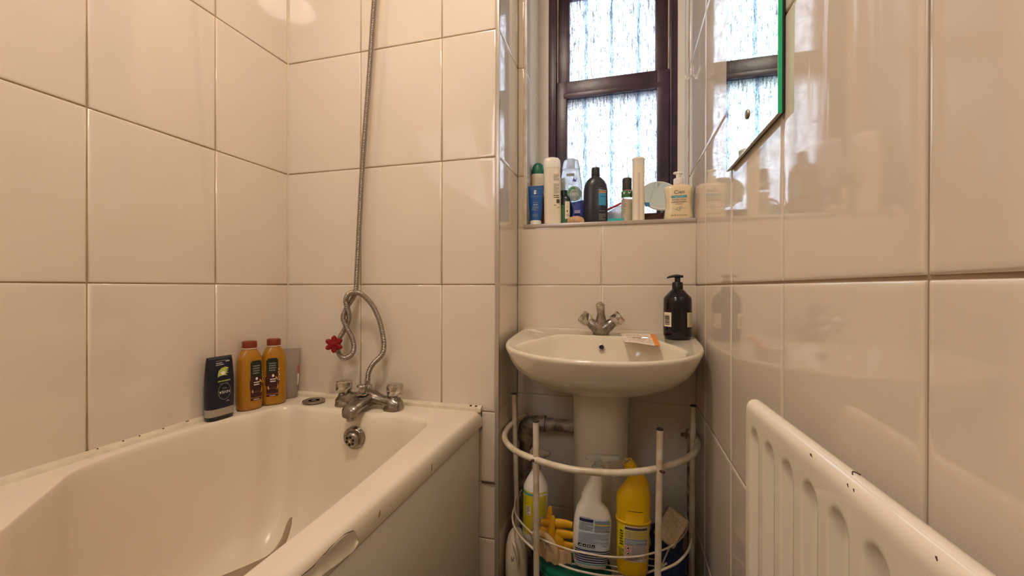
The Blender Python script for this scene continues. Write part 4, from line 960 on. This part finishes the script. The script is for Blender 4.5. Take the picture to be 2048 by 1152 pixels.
# ------------------------------------------------------------------ radiator
def radiator():
    t = thing('radiator', 'white enamelled panel radiator with vertical flutes on the right wall', 'radiator', (.178, .637, .45), rotz=rad(2.2))
    Y1 = .637; Y0 = -.12; Z1 = .805; Z0 = .20; xf = .1645
    # front face as a height field in (y, z), recessed flutes with rounded tops
    slots = [.6055-.0502*k for k in range(15)]
    ys = set([Y0, Y1]); 
    for c in slots:
        for d in (-.020, -.0165, -.014, -.0115, -.009, -.006, -.003, 0, .003, .006, .009, .0115, .014, .0165, .020): ys.add(round(c+d, 5))
    ys = sorted(y for y in ys if Y0 <= y <= Y1-.0005)+[Y1]
    zs = sorted(set([Z0+.0, Z0+.02, Z0+.03, Z0+.036, Z0+.045, Z0+.06, .30, .45, .60, .70, .72, .735, .745, .752, .757, .762, .766, .770, .774, .778, .784, .79]))
    def ss(x): x = max(0, min(1, x)); return x*x*(3-2*x)
    def depth(y, z):
        c = min(slots, key=lambda q: abs(q-y)); u = abs(y-c); e = 0
        zt = .757; zb = Z0+.055
        if z > zt: u = math.hypot(u, (z-zt)*1.0)
        if z < zb: u = math.hypot(u, (zb-z))
        e = 1-ss((u-.0078)/.0085)
        return .0085*e
    bm = BM(); G = [[bm.verts.new((xf+depth(y, z)-.178, y-.637, z-.45)) for y in ys] for z in zs]
    for a, b in zip(G, G[1:]):
        for i in range(len(ys)-1): bm.faces.new((a[i], a[i+1], b[i+1], b[i]))
    # top roll-over
    def strip(prev, pts):
        for dx, dz in pts:
            cur = [bm.verts.new((xf+dx-.178, y-.637, dz-.45)) for y in ys]
            for i in range(len(ys)-1): bm.faces.new((prev[i], prev[i+1], cur[i+1], cur[i]))
            prev = cur
        return prev
    top = strip(G[-1], [(.0006, .796), (.003, .8015), (.007, .8045), (.012, .8052), (.017, .8040), (.021, .800), (.0225, .794), (.0225, .78), (.0225, .30), (.0225, Z0)])
    for i in range(len(ys)-1): bm.faces.new((G[0][i], G[0][i+1], top[i+1], top[i]))
    bmesh.ops.remove_doubles(bm, verts=bm.verts[:], dist=1e-6)
    bmesh.ops.holes_fill(bm, edges=[e for e in bm.edges if e.is_boundary], sides=0)
    obj('panel', bm, 'radiator', t, angle=55)
    # bare scuffs along the top edge
    bm = BM(); rnd = random.Random(9)
    for y, s in ((.452, .004), (.392, .0025), (.384, .0018), (.455, .002), (.300, .002)):
        bm = BM() if not len(bm.verts) else (obj('paint_chip', bm, 'rust', t), BM())[1]
        tube(bm, [(xf+.0015-.178, y-.637, .7985-.45), (xf+.0022-.178, y+s-.637, .8000-.45)], [.0003, .0006], 6)
    obj('paint_chip', bm, 'rust', t); bm = BM()
    tube(bm, spline([(.0095+xf-.178, .402-.637, .8052-.45), (.013+xf-.178, .408-.637, .8054-.45), (.0165+xf-.178, .404-.637, .8046-.45)], 4), .0005, 6)
    obj('paint_chip', bm, 'rust', t)
    for y in (.50, .05):
        bm = BM(); box(bm, .0075, .0430, y-.637-.012, y-.637+.012, .22, .26, .001); obj('wall_bracket', bm, 'radiator', t)
radiator()

# ------------------------------------------------------------------ mirror on the right wall, hook
def wall_mirror():
    t = thing('wall_mirror', 'frameless rectangular mirror with green glass edge on the right wall', 'mirror', (XR-.001, .85, 1.219))
    y0, y1, h = .692-.85, 1.012-.85, .70
    bm = BM(); box(bm, -.0098, -.0040, y0, y1, 0, h, .0006)
    for f in bm.faces:
        f.normal_update(); f.material_index = 0 if f.calc_center_median().x < -.0095 else (2 if f.normal.z < -.6 else 1)
    obj('mirror_plate', bm, ['mirror', 'glassedge', 'trim'], t, smooth=False)
    bm = BM(); box(bm, -.0040, -.0005, y0+.002, y1-.002, .002, h-.002); obj('backing', bm, 'darkgrey', t)
    for y, z in ((-.002, .062), (-.002, h-.06)):
        bm = BM(); lathe(bm, [(0, .0088), (.0022, .0082), (.0036, .0052), (.004, .001)], 20, mtx=T(-.0098, y, z) @ Rm('Y', -90)); obj('screw_cap', bm, 'chrome_dull', t)
wall_mirror()
t = thing('double_hook', 'small white plastic double hook on the right wall beside the window', 'hook', (XR-.001, 1.560, 1.715))
bm = BM(); box(bm, -.003, 0, -.006, .006, -.012, .024, .001); obj('back_plate', bm, 'hook', t)
for s in (-1, 1):
    bm = BM(); tube(bm, spline([(-.002, s*.001, -.008), (-.010, s*.010, -.014), (-.016, s*.019, -.010), (-.018, s*.023, .003), (-.018, s*.024, .007)], 6), .0024, 10); obj('prong', bm, 'hook', t)

# ------------------------------------------------------------------ things on the window sill
ZS = 1.1905
# blue tube with white cap, standing cap down
t = thing('cream_tube', 'blue cream tube with white cap standing at the left end of the sill', 'tube', (-.3185, 1.497, ZS), rotz=rad(6))
bm = BM(); lathe(bm, [(0, .019), (.001, .0205), (.014, .0205), (.0165, .020)], 30); obj('cap', bm, 'white', t)
pb = [(.0165, .0205, .0195, 2), (.04, .0235, .0175, 2), (.08, .0260, .012, 2), (.12, .0282, .0055, 2.2), (.138, .0288, .0022, 2.4), (.147, .0290, .0016, 2.4)]
bm = BM(); body(bm, pb, 36); obj('tube_body', bm, 'royal', t)
decal('label', t, surf_body(pb), [('rect', -.006, .116, .002, .131, 'whiteprint'), ('rect', -.003, .120, .000, .1305, 'greyprint'), ('text', 'LA ROCHE-POSAY', 0, .107, .0052, 'inkmid'), ('text', 'LIPIKAR', 0, .082, .0065, 'inkmid'), ('lines', -.008, .008, .076, .073, 1, 'whiteprint'), ('lines', -.012, .012, .070, .052, 5, 'inkmid'), ('lines', -.010, .010, .040, .028, 3, 'inkmid'), ('rect', -.026, .1365, .026, .1372, 'inkmid')])
# green capped white bottle behind
t = thing('lotion_bottle', 'white lotion bottle with green cap behind the blue tube on the sill', 'bottle', (-.331, 1.600, ZS), rotz=rad(10))
pb = [(0, .023, .018, 2.4), (.003, .026, .021, 2.6), (.17, .0275, .022, 2.6), (.200, .0275, .022, 2.6), (.2125, .0275, .022, 2.5), (.216, .026, .021, 2.4)]
bm = BM(); body(bm, pb, 36); obj('bottle_body', bm, 'ivory', t)
bm = BM(); body(bm, [(.216, .0262, .0212, 2.4), (.222, .0258, .021, 2.4), (.243, .0235, .019, 2.2), (.256, .0185, .015, 2), (.262, .010, .009, 2)], 36); obj('cap', bm, 'darkgreen', t)
# brown bottle squeezed between
t = thing('brown_bottle', 'orange-brown bottle mostly hidden between the blue tube and the tall white bottle', 'bottle', (-.2975, 1.545, ZS))
bm = BM(); body(bm, [(0, .016, .014), (.003, .018, .016), (.10, .019, .017), (.125, .017, .015), (.138, .010, .010), (.140, .009, .009)], 28); obj('bottle_body', bm, 'brownbottle', t)
bm = BM(); lathe(bm, [(.138, .0105), (.156, .0105), (.158, .008)], 24); obj('cap', bm, 'blackplastic', t)
# tall white bottle
t = thing('body_lotion_bottle', 'tall white lotion bottle with rounded cap second from the left on the sill', 'bottle', (-.2565, 1.510, ZS), rot=(0, rad(-1), rad(14)))
pb = [(0, .027, .018, 3), (.002, .0305, .0205, 3.2), (.03, .0315, .0212, 3.2), (.12, .0312, .0212, 3.2), (.19, .0308, .021, 3.2), (.209, .0304, .021, 3.2)]
bm = BM(); body(bm, pb, 44); obj('bottle_body', bm, 'ivory', t)
bm = BM(); body(bm, [(.209, .0312, .0215, 3.2), (.212, .0315, .0218, 3.2), (.232, .0315, .0218, 3.0), (.240, .030, .0205, 2.8), (.247, .025, .017, 2.5), (.2505, .014, .010, 2.2)], 44); obj('cap', bm, 'white', t)
S = surf_body(pb)
els = [('lines', .004, .024, .185, .160, 7, 'greyprint'), ('lines', .004, .024, .150, .112, 12, 'greyprint'), ('lines', .003, .023, .110, .096, 2, 'inkblack')]
for k in range(9): els.append(('rect', .013+.0013*k, .078, .0136+.0013*k+.0003*(k % 3), .093, 'inkblack'))
els += [('lines', .004, .012, .073, .069, 2, 'inkblack'), ('lines', .016, .024, .066, .060, 2, 'greyprint')]
decal('label', t, S, els)
# clear bottle with green roundel
t = thing('mouthwash_bottle', 'clear bottle with a green round badge behind the tall white bottle', 'bottle', (-.200, 1.600, ZS), rotz=rad(8))
pb = [(0, .034, .022, 2.6), (.003, .039, .026, 2.6), (.03, .0425, .028, 2.6), (.12, .0435, .028, 2.6), (.17, .042, .027, 2.6), (.200, .0375, .024, 2.5), (.226, .0335, .022, 2.4)]
bm = BM(); body(bm, pb, 44); obj('bottle_body', bm, 'milky', t)
bm = BM(); body(bm, [(.227, .0345, .0225, 2.4), (.229, .035, .023, 2.4), (.252, .030, .020, 2.4), (.262, .027, .018, 2.4), (.264, .024, .016, 2.4)], 40); body(bm, [(.235, .0145, .024, 3), (.263, .0145, .021, 3), (.267, .013, .018, 3)], 30); obj('cap', bm, 'milky', t)
S = surf_body(pb); els = [('rect', -.018, .196, .012, .207, 'greyprint'), ('ell', .012, .128, .0275, .0285, 'green'), ('ring', .012, .128, .0245, .0255, .0008, 'whiteprint'), ('text', '100%', .012, .126, .017, 'whiteprint'), ('lines', .002, .022, .143, .140, 1, 'whiteprint')]
rnd = random.Random(12)
for k in range(46):
    a = rnd.uniform(0, 2*pi); r = .030+abs(rnd.gauss(0, .012)); x = .012+r*cos(a)*.8; z = .128+r*sin(a)*1.3
    if abs(x) < .036: els.append(('ell', x, z, .0012, .0009+.0008*rnd.random(), rnd.choice(['green', 'leafgreen', 'orange' if z > .16 else 'green', 'inkmid'])))
els += [('poly', [(.004, .176), (.010, .188), (.014, .180), (.020, .186), (.017, .172)], 'violet'), ('rect', -.041, .060, -.022, .190, 'labelpale')]
decal('label', t, S, els, label='green 100% badge and scattered leaves')
# small dark green bottle
t = thing('travel_bottle', 'small dark green bottle with white label in front of the clear bottle', 'bottle', (-.2105, 1.527, ZS), rotz=rad(-6))
pb = [(0, .018, .016, 2.8), (.002, .0205, .018, 2.8), (.088, .021, .0182, 2.8), (.098, .020, .0175, 2.6), (.107, .015, .0145, 2.3), (.111, .010, .010, 2)]
bm = BM(); body(bm, pb, 36); obj('bottle_body', bm, 'bottlegreen', t)
bm = BM(); lathe(bm, [(.110, .0125), (.128, .0125), (.1305, .0115), (.131, .009)], 24, mtx=T(-.006, 0, 0)); obj('cap', bm, 'blackplastic', t)
decal('label', t, surf_body(pb), [('rect', -.0195, .004, .0195, .074, 'leafgreen'), ('rect', .002, .022, .0200, .086, 'ivory'), ('rect', .010, .060, .0112, .070, 'inkblack'), ('rect', .009, .046, .0125, .054, 'inkblack'), ('lines', .006, .018, .040, .030, 3, 'greyprint')])
# soap stone
bm = BM(); R = []
for z, s in ((0, .80), (.003, .95), (.010, 1.0), (.018, .93), (.024, .72), (.027, .35), (.0275, .1)):
    R.append([Vector(((.0285+.004*cos(q*2+.6))*s*cos(q)+.004*(1-s), (.019+.002*sin(q*3))*s*sin(q), z-.003*max(0, cos(q))*s)) for q in [2*pi*k/30 for k in range(30)]])
for r in R:
    for v in r: v.z = max(0, v.z)
loft(bm, R); o = tag(obj('soap_bar', bm, 'soapbar'), 'worn tan bar of soap on the sill edge before the blue packet', 'soap'); o.location = (-.1695, 1.492, ZS)
# blue pouch
t = thing('blue_pouch', 'shiny blue packet between the small green bottle and the black bottle on the sill', 'packet', (-.168, 1.556, ZS), rotz=rad(5))
bm = BM(); R = []
for z, a, b in ((0, .030, .014), (.004, .033, .016), (.04, .034, .012), (.075, .034, .006), (.090, .034, .002), (.094, .034, .0015)): R.append(selip(a, b, 2.6, 36, z))
loft(bm, R)
for v in bm.verts: v.co.y += .002*sin(v.co.x*170+v.co.z*60); v.co.z += .004*sin(v.co.x*60) if v.co.z > .08 else 0
obj('pouch', bm, 'deepblue', t)
decal('label', t, lambda s, z, l: Vector((s, -.0165-l, z)), [('rect', -.015, .044, .010, .060, 'violet'), ('lines', -.013, .008, .057, .047, 3, 'labelpale'), ('rect', -.020, .024, .006, .026, 'violet')])
# black shampoo bottle
t = thing('black_shampoo_bottle', 'large black shampoo bottle with sky-blue label near the middle of the sill', 'bottle', (-.1020, 1.535, ZS), rotz=rad(12))
pb = [(0, .038, .024, 2.2), (.003, .042, .0275, 2.3), (.012, .0440, .029, 2.3), (.07, .0445, .0292, 2.3), (.125, .0435, .0285, 2.3), (.145, .040, .027, 2.2), (.160, .0325, .0235, 2.1), (.170, .0225, .0185, 2), (.175, .0155, .0145, 2), (.180, .0145, .0145, 2)]
bm = BM(); body(bm, pb, 48); obj('bottle_body', bm, 'blackbottle', t)
bm = BM(); lathe(bm, [(.176, .0150), (.178, .0158), (.206, .0150), (.2085, .0140), (.209, .010)], 30); obj('cap', bm, 'blackbottle', t)
S = surf_body(pb, 30)
els = [('rect', -.012, .128, .022, .129, 'greyprint'), ('text', 'TRESemmé', .006, .121, .0085, 'whiteprint'), ('rect', -.012, .111, .022, .116, 'tan'), ('rect', -.013, .066, .022, .110, 'skyblue'), ('lines', -.007, .016, .1, .096, 1, 'inkblue'), ('lines', -.008, .018, .090, .072, 5, 'teal'), ('lines', -.010, .016, .048, .044, 1, 'greyprint'), ('lines', -.012, .020, .036, .012, 6, 'greyprint')]
decal('label', t, S, els, label='sky-blue and gold label')
# clear zip bag with red zip
t = thing('zip_bag', 'clear plastic bag with a red slanting zip against the window behind the black bottle', 'bag', (-.030, 1.64, ZS))
bm = BM(); R = []
for i in range(15):
    s = i/14; x = -.065+.12*s; top = .050+.055*s+.003*sin(s*14)
    R.append([Vector((x, -.010+.004*sin(s*9), .0)), Vector((x, -.016+.004*sin(s*13), top*.4)), Vector((x, -.006+.003*sin(s*11), top*.85)), Vector((x, .0, top)), Vector((x, .008, top*.85)), Vector((x, .016, top*.4)), Vector((x, .012, .0))])
loft(bm, R); obj('bag_film', bm, 'pouch', t)
bm = BM(); tube(bm, spline([(-.066, -.003, .054), (-.03, -.004, .073), (.0, -.004, .086), (.03, -.004, .100), (.056, -.003, .110)], 5), .0045, 10)
tube(bm, [(-.066, -.012, .016), (.0, -.016, .020), (.055, -.012, .021)], .0020, 8); obj('zip', bm, 'red', t, label='red zip')
# turquoise tray edge
t = thing('turquoise_dish', 'low turquoise dish at the foot of the clear zip bag', 'dish', (-.035, 1.565, ZS))
bm = BM(); body(bm, [(0, .042, .026, 3), (.002, .046, .030, 3), (.018, .050, .033, 3), (.020, .050, .033, 3), (.019, .046, .029, 3), (.006, .042, .026, 3)], 40); obj('dish', bm, 'turq', t)
# small clear bottle with dark cap
t = thing('micellar_bottle', 'small clear bottle with dark cap and green band left of the slim white tube', 'bottle', (.0095, 1.552, ZS), rotz=rad(2))
pb = [(0, .018, .018), (.002, .0205, .0205), (.10, .0205, .0205), (.118, .0200, .0200), (.122, .0165, .0165)]
bm = BM(); body(bm, pb, 36); obj('bottle_body', bm, 'clear', t)
bm = BM(); lathe(bm, [(.0015, .0185), (.088, .0190), (.089, .012)], 30); obj('liquid', bm, 'cream_lotion', t)
bm = BM(); lathe(bm, [(.122, .0170), (.164, .0165), (.167, .0150), (.1675, .009)], 30); obj('cap', bm, 'darkgrey', t)
decal('label', t, surf_body(pb), [('rect', -.0290, .094, .0290, .118, 'leafgreen'), ('poly', [(-.018, .115), (-.012, .105), (-.006, .115), (-.009, .115), (-.012, .110), (-.015, .115)], 'whiteprint'), ('poly', [(.002, .115), (.008, .105), (.014, .115), (.011, .115), (.008, .110), (.005, .115)], 'whiteprint'), ('rect', -.012, .080, -.004, .082, 'greyprint'), ('rect', -.012, .070, -.004, .072, 'greyprint'), ('rect', -.012, .060, -.004, .064, 'greyprint'), ('rect', -.012, .050, -.004, .052, 'greyprint'), ('rect', -.012, .040, -.004, .042, 'greyprint'), ('rect', .010, .020, .011, .070, 'lime')])
# slim white bottle
t = thing('slim_white_bottle', 'slim tall white bottle standing between the dark-capped bottle and the round mirror', 'bottle', (.0480, 1.527, ZS), rotz=rad(3))
pb = [(0, .018, .015, 3), (.002, .0212, .0175, 3), (.19, .0205, .017, 3), (.2, .0203, .0168, 2.8)]
bm = BM(); body(bm, pb, 36); obj('bottle_body', bm, 'ivory', t)
bm = BM(); body(bm, [(.2, .0208, .0172, 2.8), (.203, .0212, .0176, 2.8), (.222, .0212, .0176, 2.6), (.2235, .0225, .0188, 2.4), (.2258, .0225, .0188, 2.4), (.232, .016, .013, 2), (.2335, .008, .007, 2)], 36); obj('cap', bm, 'white', t)
decal('label', t, surf_body(pb), [('rect', -.0035, .004, .0055, .175, 'labelpink')])
# round cosmetic mirror tilted
t = thing('cosmetic_mirror', 'round tilted cosmetic mirror with white rim behind the handwash bottle', 'mirror', (.128, 1.600, 1.298), rot=(rad(58), rad(-6), rad(14)))
bm = BM(); lathe(bm, [(-.006, .066), (-.004, .070), (.002, .071), (.004, .0695), (.004, .0665), (.0025, .0660)], 56); obj('rim', bm, 'white', t)
bm = BM(); lathe(bm, [(.0022, .0668), (.0030, .0667)], 56); obj('mirror_face', bm, 'mirror', t)
bm = BM(); tube(bm, [(0, -.045, -.006), (0, -.055, -.050), (0, -.035, -.098)], .004, 10); obj('stand', bm, 'white', t)
bm = BM(); box(bm, -.068, -.050, -.048, -.030, .0035, .0048, .0003, mtx=None); obj('sticker', bm, 'skyblue', t, label='sky-blue sticker on the rim')
# woven brown box
t = thing('woven_box', 'small brown woven box under the round mirror on the sill', 'box', (.108, 1.605, ZS))
bm = BM(); box(bm, -.046, .040, -.020, .045, 0, .036, .003); obj('box_body', bm, 'basket', t)
bm = BM(); box(bm, -.048, .042, -.022, .047, .034, .041, .002); obj('lid', bm, 'basket', t)
# handwash
t = thing('handwash_bottle', 'cream handwash pump bottle with teal-banded label at the right end of the sill', 'pump bottle', (.1800, 1.512, ZS), rotz=rad(-3))
pb = [(0, .040, .020, 3.2), (.003, .0435, .0225, 3.4), (.012, .0450, .0235, 3.4), (.030, .0425, .0235, 3.4), (.048, .0402, .023, 3.4), (.068, .0398, .023, 3.4), (.088, .0425, .023, 3.4), (.102, .0450, .023, 3.4), (.110, .0448, .022, 3.3), (.1155, .042, .0205, 3.0), (.119, .034, .0175, 2.6), (.1215, .022, .0150, 2.2), (.124, .0155, .0145, 2)]
bm = BM(); body(bm, pb, 56); obj('bottle_body', bm, 'cream_lotion', t)
bm = BM(); lathe(bm, [(.122, .0160), (.1235, .0168)]+[(.125+.002*k, .0168-.0005*(k % 2)) for k in range(8)]+[(.143, .0162), (.145, .013)], 30); lathe(bm, [(.143, .0072), (.150, .0078), (.158, .0080)], 20); obj('collar', bm, 'white', t, angle=30)
bm = BM(); R = []
for x, w, h, z in ((.0125, .003, .002, .1625), (.011, .007, .004, .1625), (.0, .0090, .0062, .1625), (-.008, .0070, .0055, .1630), (-.0145, .0040, .0038, .1640), (-.0175, .0025, .0025, .1635)):
    R.append([Vector((x, w*cos(2*pi*k/14), z+h*sin(2*pi*k/14))) for k in range(14)])
loft(bm, R); obj('pump_head', bm, 'white', t)
for sgn in (-1, 1):
    bm = BM(); pts = [(sgn*(p[1]+.0002), 0, p[0]) for p in pb[1:10]]
    tube(bm, spline(pts, 3), .0022, 8); obj('side_seam', bm, 'clear', t)
S = surf_body(pb)
decal('label', t, S, [('text', 'Cien', .001, .094, .019, 'inkblack', 0, .95), ('rect', -.025, .0735, .025, .0815, 'teal'), ('lines', -.014, .014, .0785, .0760, 1, 'whiteprint'), ('text', 'ANTIBACTERIAL', 0, .0675, .0062, 'inkblack'), ('text', 'HANDWASH', 0, .0600, .0082, 'inkblack'), ('lines', -.013, .013, .0545, .0520, 1, 'inkblack'),
    ('ring', -.002, .036, .0055, .0058, .0012, 'inkmid'), ('ring', .0065, .0405, .0042, .0045, .001, 'inkmid'), ('poly', [(-.024, .0395), (-.016, .0365), (-.008, .035), (-.008, .0357), (-.016, .0373)], 'inkmid'), ('poly', [(.010, .038), (.016, .0395), (.024, .036), (.016, .0388)], 'inkmid'), ('text', 'kills 99.9% of bacteria', 0, .0150, .0058, 'inkblack')], label='printed front label')

# ------------------------------------------------------------------ ceiling lamp (above and behind the view)
t = thing('ceiling_lamp', 'round opal ceiling lamp', 'lamp', (-.42, .44, CZ))
bm = BM(); lathe(bm, [(0, .15), (-.02, .15), (-.025, .14)], 40); obj('base', bm, 'white', t)
bm = BM(); lathe(bm, [(-.025, .14), (-.06, .13), (-.085, .10), (-.098, .05), (-.10, .01)], 40); obj('lamp_shade', bm, 'lampglass', t)
